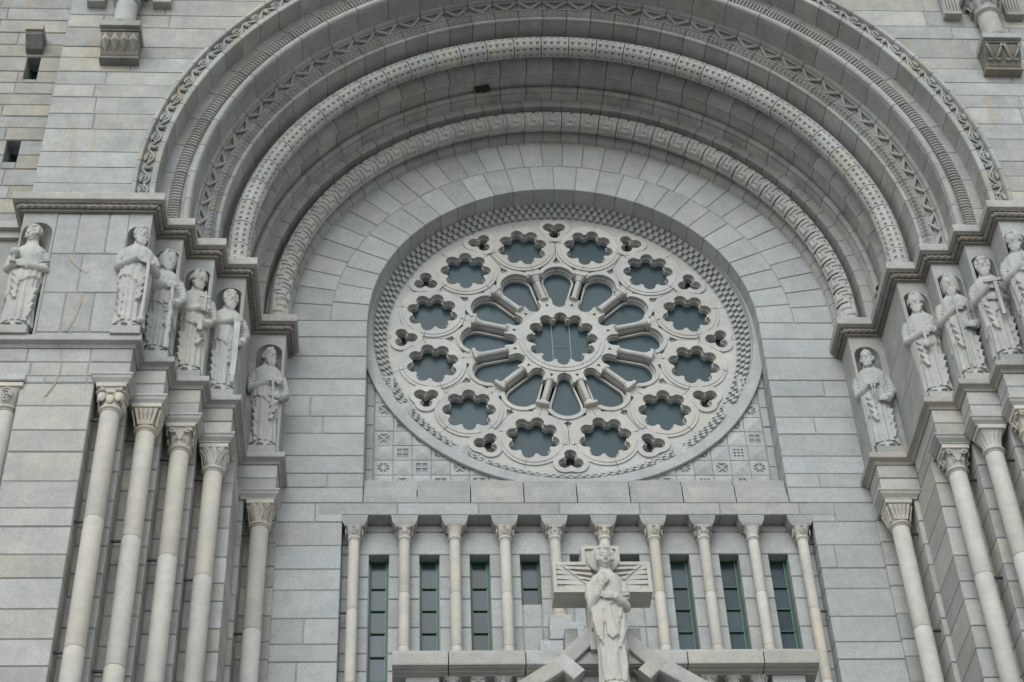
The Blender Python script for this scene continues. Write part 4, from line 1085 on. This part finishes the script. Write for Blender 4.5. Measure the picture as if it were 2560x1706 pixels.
def robe(mb, seed, wide=1., hem=.07, wave=.03, fold=1.):
    q = random.Random(seed); n = 120; ph = [q.uniform(0, 6.28) for _ in range(4)]
    zs = [hem+(1.70-hem)*(i/44)**1.0 for i in range(45)]
    rings = []
    for zi, z in enumerate(zs):
        t = (z-hem)/(1.70-hem)*1.70; rx, ry = bodyr(t)
        amp = fold*.030*max(0, 1-t/1.15)**.5 if t < 1.15 else .0
        ring = []
        for i in range(n):
            a = 2*PI*i/n
            w = (.5+.5*math.cos(a*15+ph[0]+.5*math.sin(t*2+ph[1])))**.6
            w2 = abs(math.sin(a*4+ph[2]+t*.5))
            f = 1.03-amp*6.2*(1-w)*.8 - amp*1.2*(1-w2)
            zz = z
            if zi == 0: zz = z+wave*(1-w)*1.0+(.035 if math.sin(a) < -.6 else 0)
            ring.append((rx*wide*f*math.cos(a), ry*f*math.sin(a), zz))
        rings.append(ring)
    mb.loft(rings)
    # mortise of dark under the hem is left open; feet peep out in front
    for s in (-1, 1):
        mb.ell((s*.075, -.115, .035), (.052, .095, .036), 12, 7)
        for k in range(4): mb.ell((s*.075-.034+.023*k, -.195, .024), (.012, .024, .013), 7, 5)
    mb.lathe([(.19, .0), (.19, .02), (.17, .12)], (0, .02, 0), 24)
def surf(x, t=1., ry=.165, rx=.235): return -ry*math.sqrt(max(0.05, 1-(x/rx)**2))
def cascade(mb, x0, z0, n, w, h, s, thick=.026):
    """zigzag hanging edge of the mantle: n folds going down from (x0,z0)"""
    for i in range(n):
        za, zb = z0-h*i, z0-h*(i+1.15); xa = x0; xb = x0+s*w*(1-.10*i)
        po = [(xa-s*.02, za), (xb, za-h*.22), (xb-s*.02, za-h*.40), (xa, zb), (xa-s*.045, zb-h*.05)]
        y = surf((xa+xb)/2)-.012*(i % 2)
        mb.prism(po, y-thick-.008, y+.06)
def chestfolds(mb, s, n=6, seed=0):
    """mantle folds sweeping from one shoulder round the chest"""
    for i in range(n):
        pts = []
        for k in range(10):
            t = k/9; x = s*(.215-.40*t); z = 1.42-.045*i-.22*math.sin(t*PI*.62)-.02*i*t
            pts.append((x, surf(x, ry=.150, rx=.25)-.006, z))
        mb.tube(pts, [.008]+[.015]*8+[.008], 6)
def mantle_edge(mb, pts, rad=.016):
    n = 10; P = [pts[0]]+[tuple(pts[i][c]+(pts[i+1][c]-pts[i][c])*k/4 for c in (0, 1)) for i in range(len(pts)-1) for k in range(1, 5)]
    m = len(P); mb.tube([(x, surf(x)+rad*.75, z) for x, z in P], [rad*1.9*(.45+.55*math.sin(PI*min(1, max(0, (i+.6)/(m-.2))))**.5) for i in range(m)], 8)
def arm(mb, s, elbow, wrist, cuff=.062, hd=None, pn=None, hs=1.25):
    sh = (s*.205, .0, 1.40)
    mb.tube([sh, tuple((Vector(sh)+Vector(elbow))/2+Vector((s*.015, .01, 0))), elbow, tuple((Vector(elbow)*.5+Vector(wrist)*.5)), wrist], [.078, .080, .078, .068, cuff], 12)
    for k in range(5):                                    # sleeve creases
        c = Vector(sh)*(1-.18*k)+Vector(elbow)*.18*k
        mb.tube([c+Vector((s*.07*math.cos(a), -.075*math.sin(a), .018*math.cos(a*2))) for a in [PI*.1+PI*.8*j/7 for j in range(8)]], .011, 5)
    if hd: hand(mb, wrist, hd, pn, hs)
def statue(label, x, yf, z, turn, spec, sc=1., ped=(0, 0)):
    mb = MB(); sd_ = spec.get('seed', 1)
    robe(mb, sd_, spec.get('wide', 1.))
    s = spec.get('side', 1)
    shell(mb, sd_, spec.get('za', .66), .26, -PI/2+s*.9, spec.get('wide', 1.))
    chestfolds(mb, s, 5)
    cascade(mb, -s*.07, .98, spec.get('n', 4), .10, .12, -s, .034)
    cascade(mb, s*.17, .72, 4, .06, .13, s, .03)
    for a in spec['arms']: arm(mb, *a[:3], hd=a[3], pn=a[4])
    head(mb, (0, -.045, 1.78), spec.get('yaw', 0), spec.get('pitch', .12), spec.get('beard', .12), spec.get('hair', 'short'), sd_, 1.03)
    t = thing('robed_statue', label, 'statue', (x, yf, z-.14), 'row of robed statues')
    M = Matrix.Translation((x, yf, z)) @ Matrix.Rotation(turn, 4, 'Z') @ Matrix.Diagonal((.93*sc, .90*sc, sc, 1))
    me = remesh(mb, .0085, 'figure', 'statue'); me.transform(M); fg = put('figure', me, t); fg.matrix_parent_inverse = Matrix.Translation(-abs_loc(t))
    for nm, am in spec.get('items', []): 
        am.xf(M); am.obj(nm, 'statue', fg, 40)
    MB().box(x-.19, x+.19, ped[0], ped[1], z-.14, z+.004, .008).obj('pedestal', 'frieze', t)
    return t
FRONT = (0, -1, 0)
def A(s, ex, ez, wx, wz, wy=-.20, hd=None, ey=-.05): return (s, (s*ex, ey, ez), (wx, wy, wz), hd or (-s*.9, -.15, .25), (0, 1, 0))
def staff(x, z0, z1, r=.020, y=-.235, knob=None):
    m = MB().tube([(x, y, z0), (x+.01, y, (z0+z1)/2), (x, y, z1)], r, 10)
    if knob: m.ell((x, y, z0+knob*.4), (knob, knob, knob), 14, 10)
    return m
def knobbly(x, z0, z1):
    q = random.Random(3); m = MB(); n = 26
    m.tube([(x+.006*math.sin(i), -.235, z0+(z1-z0)*i/n) for i in range(n+1)], [.045-.018*i/n+q.uniform(-.006, .010) for i in range(n+1)], 10)
    for i in range(40):
        a = q.uniform(0, 6.28); z = q.uniform(z0, z1-.2); m.ell((x+.036*math.cos(a), -.235+.036*math.sin(a), z), (.014, .014, .020), 6, 5)
    return m
def saw(x, z0, z1):
    n = 34; po = [(x+.045, z0), (x+.055, z1)]+[(x-.028+(0 if k % 2 else -.016), z1-(z1-z0)*k/n) for k in range(n+1)]
    m = MB().prism(po, -.245, -.225); m.lathe([(.02, z0-.14), (.032, z0-.12), (.028, z0-.05), (.034, z0-.02), (.03, z0+.01)], (x+.01, -.235, 0), 12); return m
def book(x, z, w=.16, h=.22, y=-.25): return MB().box(x-w/2, x+w/2, y-.02, y+.02, z-h/2, z+h/2, .006).box(x-w/2+.01, x+w/2+.004, y-.014, y+.014, z-h/2+.01, z+h/2-.01)
def cross_(x, z, y=-.255): return MB().box(x-.015, x+.015, y-.012, y+.012, z-.20, z+.16, .004).box(x-.075, x+.075, y-.014, y+.01, z+.04, z+.072, .004)
def keys():
    m = MB()
    for s in (-1, 1):
        m.tube([(s*.012-.02, -.265, .95), (s*.03-.02, -.268, 1.14)], .010, 8); m.tube([(s*.035-.02+.026*math.cos(a), -.265, .925+.030*math.sin(a)) for a in [2*PI*i/12 for i in range(13)]], .009, 6)
        m.box(s*.03-.02-.004, s*.03-.02+s*.045, -.275, -.262, 1.10, 1.14)
    return m
def axe(x, z0, z1): return staff(x, z0, z1, .015).prism([(x, z1-.02), (x+.10, z1+.02), (x+.10, z1-.14), (x, z1-.09)], -.25, -.22)
def square_(x, z): return MB().box(x-.17, x+.17, -.275, -.235, z, z+.055, .006).box(x-.03, x+.03, -.272, -.238, z-.62, z, .006)
def cup(x, z): return MB().ell((x, -.22, z+.09), (.075, .075, .07), 16, 10).lathe([(.05, z-.10), (.045, z-.09), (.02, z-.06), (.022, z), (.045, z+.03)], (x, -.22, 0), 16)
def sword(x, z0, z1): return MB().tube([(x+.04, -.22, z0), (x, -.235, z1)], [.012, .022], 8).box(x-.06, x+.06, -.25, -.22, z1, z1+.025, .004).ell((x+.04, -.22, z0), (.028, .028, .028), 10, 7)
def knife(x, z0, z1): return MB().prism([(x-.012, z0), (x+.02, z0+.06), (x+.022, z1), (x-.016, z1)], -.262, -.245).ell((x, -.25, z0-.02), (.06, .03, .07), 12, 8)
NXL, NXR = jw[-1, 'nx'], jw[1, 'nx']
ZF = -3.055
tl = math.radians(16)
SP = [
 ('beardless robed statue holding a round-headed cup, at the far left end', NXL[0], .0, dict(seed=1, beard=0, hair='curly', yaw=-.45, side=1, arms=[A(-1, .25, 1.12, -.13, 1.10), A(1, .26, 1.10, .02, 1.06)], items=[('cup', cup(-.16, 1.18))])),
 ('bearded robed statue leaning both hands on a club, outermost of the left niches', NXL[1], tl, dict(seed=2, beard=.13, hair='curly', side=-1, yaw=.15, arms=[A(-1, .26, 1.10, -.02, 1.22), A(1, .27, 1.10, .16, 1.16)], items=[('club', staff(.135, .06, 1.18, .026, -.24, .06))])),
 ('long-haired robed statue holding a thick gnarled staff, left side', NXL[2], tl, dict(seed=3, beard=.12, hair='long', side=-1, yaw=.12, arms=[A(-1, .26, 1.10, .02, 1.20), A(1, .27, 1.05, .15, .86)], items=[('gnarled_staff', knobbly(.10, .02, 1.16))])),
 ('robed statue pressing a small cross to its chest, left side', NXL[3], tl, dict(seed=4, beard=.11, hair='short', side=-1, yaw=.15, arms=[A(-1, .26, 1.10, .06, 1.14), A(1, .27, 1.03, .13, .84)], items=[('small_cross', cross_(.10, 1.25)), ('book', book(.06, .82, .07, .26))])),
 ('bearded robed statue holding a long toothed saw, left side', NXL[4], tl, dict(seed=5, beard=.15, hair='curly', side=-1, yaw=.15, arms=[A(-1, .28, 1.20, .05, 1.27), A(1, .27, 1.08, .19, .84)], items=[('saw', saw(.10, .24, 1.22))])),
 ('balding robed statue with a downturned sword, innermost on the left', NXL[5], tl, dict(seed=6, beard=.14, hair='bald', side=-1, yaw=.22, arms=[A(-1, .26, 1.08, .06, 1.20), A(1, .27, 1.02, .15, .90)], items=[('sword', sword(.04, .60, 1.14))])),
 ('robed statue holding two keys, innermost on the right', NXR[5], -tl*.8, dict(seed=7, beard=.09, hair='bald', side=1, yaw=-.15, arms=[A(-1, .25, 1.05, -.06, 1.16), A(1, .27, 1.02, .16, .84)], items=[('keys', keys())])),
 ('bearded robed statue holding a flaying knife, second from inside on the right', NXR[4], -tl*.8, dict(seed=8, beard=.12, hair='short', side=1, yaw=-.18, arms=[A(-1, .26, 1.05, -.04, 1.08), A(1, .26, 1.08, .14, 1.12)], items=[('knife', knife(-.02, .86, 1.12))])),
 ('long-bearded robed statue gripping a slim staff, third from inside on the right', NXR[3], -tl*.8, dict(seed=9, beard=.17, hair='long', side=1, yaw=-.15, arms=[A(-1, .26, 1.08, -.02, 1.22), A(1, .27, 1.02, .19, .84)], items=[('slim_staff', staff(-.03, .12, 1.42, .016))])),
 ('robed statue with a large set square, fourth from inside on the right', NXR[2], -tl*.8, dict(seed=10, beard=.14, hair='curly', side=1, yaw=-.15, arms=[A(-1, .26, 1.10, -.03, 1.26), A(1, .27, 1.05, .05, 1.02)], items=[('set_square', square_(.07, 1.28))])),
 ('robed statue holding an axe, cut by the right picture edge', NXR[1], -tl*.8, dict(seed=11, beard=.13, hair='short', side=1, yaw=-.25, arms=[A(-1, .26, 1.08, .0, 1.22), A(1, .27, 1.05, .10, 1.10)], items=[('axe', axe(.03, .15, 1.42))])),
]
for lab, (nx, ny), tn, spec in SP: statue(lab, nx, ny+.045, ZF, tn, spec, ped=(ny-.125, ny+.2))

# ================================================================== PORCH PARAPET, GABLES, CROSS AND ANGEL
BF = -2.30
pp = thing('parapet', 'stone porch parapet with moulded coping in front of the arcade', 'parapet', (0, BF, -9.5))
prof = [(-1.86, -6.99), (-1.90, -6.965), (-2.02, -6.985), (-2.05, -7.0), (-2.26, -7.17), (-2.30, -7.185), (-2.305, -7.20), (-2.305, -7.345), (-2.30, -7.36), (-2.27, -7.362), (-2.265, -7.372), (-2.20, -7.374), (-2.185, -7.388), (-2.13, -7.394), (-2.12, -7.404), (-1.5, -7.404), (-1.5, -6.99)]
n = len(prof)
for a, b in ((-2.53, -1.87), (-1.87, -.96), (-.96, .0), (.0, .96), (.96, 1.87), (1.87, 2.53)):
    v = [(a+GAP, y, z) for y, z in prof]+[(b-GAP, y, z) for y, z in prof]
    if a < -2.5: v[:n] = [(a-(y+2.14)*-.0-max(0, -2.05-y)*.0, y, z) for y, z in prof]
    MB().add(v, [tuple(range(n)), tuple(range(2*n-1, n-1, -1))]+[(i, (i+1) % n, n+(i+1) % n, n+i) for i in range(n)]).obj('coping_stone', 'jamb', pp)
MB().box(-2.52, 2.52, -2.0, -1.5, -7.39, -7.05).obj('mortar_bed', 'mortar', pp)
for a, b in ((-2.38, -1.97), (-1.07, .0), (.0, 1.07), (1.97, 2.38)):
    for z1, z0 in ((-7.404, -7.62), (-7.62, -8.0), (-8.0, -8.5), (-8.5, -9.5)): block(pp, a, b, -2.12, -1.75, z0, z1, 'granite')
MB().box(-2.36, 2.36, -1.9, -1.75, -9.5, -7.404).obj('back_panel', 'jamb', pp)
for i, x in enumerate((-1.82, -1.52, -1.22, 1.22, 1.52, 1.82)):
    c = thing('dwarf_column', f'{["first", "second", "third", "fourth", "fifth", "sixth"][i]} dwarf column from the left under the porch parapet', 'column', (x, -2.03, -9.5), 'dwarf columns of the parapet')
    put('capital', get_cap(('scroll', 'leaf2', 'leaf', 'leaf', 'scroll', 'palm')[i], .062, .092, .19, 'lime'), c, loc=(x, -2.03, -7.596)); MB().lathe([(.06, -9.5), (.06, -7.655)], (x, -2.03, 0), 24).obj('shaft', 'lime', c, 40)
gb = thing('porch_gable', 'steep stone gable with stepped side peaks behind the angel', 'gable', (0, -2.3, -9.5))
def beam(p, q, th, y0, y1, mat='cornice', name='coping', e0=0, e1=0):
    p, q = Vector((p[0], 0, p[1])), Vector((q[0], 0, q[1])); d = (q-p).normalized(); nn = Vector((-d.z, 0, d.x)); nn = nn if nn.z > 0 else -nn
    v = []
    for y, k in ((y0, .012), (y0+.012, 0), (y1, 0)):
        for c, e in ((p+nn*-(k), 0), (q+nn*-(k), 0), (q-nn*(th-k), 0), (p-nn*(th-k), 0)): v.append((c.x, y, c.z))
    f = [(0, 1, 2, 3), (8, 11, 10, 9)]+[(j*4+i, j*4+(i+1) % 4, (j+1)*4+(i+1) % 4, (j+1)*4+i) for j in (0, 1) for i in range(4)]
    return MB().add(v, f).obj(name, mat, gb)
gx = .01
for s in (-1, 1):
    beam((gx, -6.66), (gx+s*.58, -7.27), .19, -2.36, -1.95)
    beam((gx, -6.88), (gx+s*.58, -7.49), .06, -2.26, -1.95, 'stained', 'moulding')
    beam((gx, -7.02), (gx+s*.53, -7.58), .05, -2.22, -1.95, 'stained', 'moulding')
    # side peak: long outer limb, short inner limb
    ax = gx+s*.535
    beam((ax, -7.37), (ax+s*.62, -7.80), .19, -2.56, -2.05)
    beam((ax+s*-.001, -7.372), (ax-s*.225, -7.60), .19, -2.562, -2.05)
    beam((ax, -7.56), (ax+s*.62, -7.99), .06, -2.46, -2.05, 'stained', 'moulding')
    MB().prism([(ax, -7.62), (ax+s*.6, -8.02), (ax+s*.6, -9.5), (ax-s*.2, -9.5), (ax-s*.2, -7.8)], -2.36, -2.0).obj('peak_wall', 'granite', gb)
    block(gb, gx+s*.30, gx+s*.47, -2.02, -1.7, -7.3, -6.66, 'jamb', 'pier_stub')
    for z1, z0 in ((-5.62, -5.9), (-5.9, -6.25), (-6.25, -6.8)): block(gb, gx+s*.05, gx+s*(.52 if z0 > -5.95 else .66), -.62, BY+.1, z0, z1, 'granite', 'stepped_block')
MB().prism([(gx, -6.92), (gx+.56, -7.50), (gx+.56, -9.5), (gx-.56, -9.5), (gx-.56, -7.50)], -2.10, -1.9).obj('gable_wall', 'granite', gb)

cr = thing('stone_cross', 'pale stone cross with carved wings behind the angel', 'cross', (gx, -2.3, -7.0))
CF, CB = -2.40, -2.06
z0, z1, zt = -6.405, -5.955, -5.715
mb = MB()
body = [(-.60, z0), (.60, z0), (.60, z1), (.235, z1), (.235, zt), (-.235, zt), (-.235, z1), (-.60, z1)]
ins = lambda b: [(-.60+b, z0+b), (.60-b, z0+b), (.60-b, z1-b), (.235-b, z1-b), (.235-b, zt-b), (-.235+b, zt-b), (-.235+b, z1-b), (-.60+b, z1-b)]
plate(mb, body, [ins(.045)], CF, CF+.03); mb.prism(body, CF+.029, CB)
mb.xf(Matrix.Translation((gx, 0, 0))).obj('cross_body', 'angel', cr)
MB().box(gx-.2, gx+.2, CF+.03, CB-.02, -7.2, z0+.01).obj('cross_stem', 'angel', cr)
for s in (-1, 1):
    D = [(.50-.075*i, z1-.050-.072*i) for i in range(6)]
    for i in range(5):                                    # long outer feathers, then short inner ones
        (xa, za), (xb, zb) = D[i], D[i+1]; xo = .552 if i < 4 else .46
        MB().prism([(gx+s*xa, za), (gx+s*(xa+xo)/2, za-.004), (gx+s*xo, za-.008), (gx+s*xo, za-.056), (gx+s*(xb+.05), zb-.004), (gx+s*xb, zb)], CF-.0053+.004*i, CF+.034).obj('feather', 'angel', cr)
        MB().prism([(gx+s*(xa-.004), za-.006), (gx+s*(xb-.004), zb-.006), (gx+s*(xb-.06), zb+.004), (gx+s*.13, zb-.012-.01*i), (gx+s*.13, zb+.028-.01*i), (gx+s*(xb-.03), zb+.036)], CF-.0193+.004*i, CF+.034).obj('feather', 'angel', cr)

mb = MB(); robe(mb, 21, .88, hem=.05, wave=.02, fold=.6)
shell(mb, 22, .62, .24, -PI/2-.9, .92, 1.49, 3, .016, 3.4, .8); shell(mb, 23, .98, .16, -PI/2+1.2, .94, 1.50, 4, .028, 1.8, .7)
arm(mb, -1, (-.215, -.09, 1.06), (-.085, -.215, 1.30), .044, (.06, -.05, 1), (0, 1, 0), 1.5)
arm(mb, 1, (.22, -.09, 1.06), (.07, -.215, 1.14), .050, (-1, -.1, .10), (0, 1, 0), 1.35)
for k in range(3): mb.tube([(-.205+.035*k, -.09-.02*k, 1.04), (-.20+.038*k, -.12-.02*k, .85), (-.18+.03*k, -.13, .66-.05*k)], [.04, .032, .014], 8)          # hanging sleeve
mb.prism([(-.07, 1.12), (.0, 1.13), (.05, .74), (.09, .66), (.0, .60), (-.06, .66)], -.192, -.10)
for pts, rd in (([(.16, 1.08), (.12, .90), (.02, .70)], .020), ([(.18, .98), (.16, .72), (.09, .50)], .020), ([(.14, .55), (.15, .3), (.13, .08)], .020), ([(-.12, .5), (-.13, .3), (-.12, .08)], .018), ([(.03, .45), (.02, .25), (.03, .08)], .016)):
    mantle_edge(mb, pts, rd)
head(mb, (0, -.05, 1.755), .0, .15, 0, 'curly', 33, 1.10)
an = thing('angel_statue', 'pale stone angel with raised hand standing before the winged cross', 'statue', (gx+.02, -2.62, -7.93))
Ma = Matrix.Translation((gx+.02, -2.56, -7.93)) @ Matrix.Diagonal((.90, .92, 1.075, 1))
me = remesh(mb, .0075, 'figure', 'angel'); me.transform(Ma); put('figure', me, an)
MB().lathe([(.0, -.02), (.185, -.02), (.19, -.012), (.19, .012), (.185, .02), (.0, .02)], n=40).xf(Matrix.Translation((gx+.02, -2.44, -5.965)) @ Matrix.Rotation(PI/2, 4, 'X')).obj('halo', 'angel', an, 40)
MB().box(gx-.26, gx+.30, -2.80, -2.3, -8.4, -7.925, .012).obj('pedestal', 'angel', an)

# ---- small things
q = random.Random(5); mb = MB()
for i in range(60):
    a = q.uniform(0, 6.28); p = Vector((q.uniform(-.10, .10), q.uniform(-.05, .05), q.uniform(-.05, .05))); d = Vector((math.cos(a), .4*math.sin(a*2), math.sin(a)*.6))*.07; mb.tube([p-d, p, p+d*.9], .007, 5)
mb.ell((0, 0, 0), (.11, .05, .06), 10, 7)
rn = 4.735; an_ = math.atan2(-1.17, 4.58)
tag(mb.xf(Matrix.Translation((rn*math.sin(an_), -1.26, ZC+rn*math.cos(an_)))).obj('bird_nest', 'nest', None, 40), 'small brown twig nest lodged under the dark arch soffit', 'nest')
bd = thing('bird', 'small black bird perched on the right cornice beside the arch', 'bird', (4.60, -1.50, -.60))
mb = MB().ell((4.60, -1.50, -.50), (.065, .11, .075), 12, 9, Euler((.5, 0, .4)).to_quaternion()).ell((4.575, -1.57, -.40), (.042, .05, .042), 10, 8)
mb.tube([(4.61, -1.44, -.53), (4.65, -1.35, -.60)], [.04, .02], 6, .4).tube([(4.572, -1.61, -.40), (4.565, -1.65, -.41)], [.014, .004], 6); mb.obj('body', 'bird', bd, True)
# sealed crack on the outer left pier and mortar smears
def smear(pts, y, w, label):
    v = []; 
    mb = MB(); po = []
    for i, (x, z) in enumerate(pts):
        a = pts[max(0, i-1)]; b = pts[min(len(pts)-1, i+1)]; d = Vector((b[0]-a[0], b[1]-a[1])).normalized(); nx, nz = -d.y, d.x; ww = w*rnd.uniform(.7, 1.2); po.append(((x+nx*ww, z+nz*ww), (x-nx*ww, z-nz*ww)))
    for (a, b), (c, d) in zip(po, po[1:]): mb.add([(a[0], y, a[1]), (b[0], y, b[1]), (d[0], y, d[1]), (c[0], y, c[1]), (a[0], y+.02, a[1]), (b[0], y+.02, b[1]), (d[0], y+.02, d[1]), (c[0], y+.02, c[1])], [(0, 1, 2, 3), (0, 1, 5, 4), (2, 3, 7, 6), (1, 2, 6, 5), (3, 0, 4, 7)])
    return mb
cv = lambda P, n=14: [tuple(sum(math.comb(len(P)-1, k)*(t**k)*((1-t)**(len(P)-1-k))*P[k][c] for k in range(len(P))) for c in (0, 1)) for t in [i/n for i in range(n+1)]]
MAT_P = 'patch'
smear(cv([(-6.83, -1.66), (-6.80, -1.85), (-6.62, -1.98), (-6.57, -2.0)]), PY-.007, .014, '').obj('mortar_repair', MAT_P, jw[-1, 'frieze'])
smear(cv([(-6.74, -3.36), (-6.70, -3.6), (-6.66, -3.75), (-6.72, -3.95), (-6.83, -4.15)]), -3.386, .013, '').obj('mortar_repair', MAT_P, jw[-1, 'frieze'])
smear(cv([(-6.60, -2.36), (-6.58, -2.7), (-6.66, -2.95), (-6.72, -3.06)]), PY-.007, .014, '').obj('mortar_repair', MAT_P, jw[-1, 'frieze'])
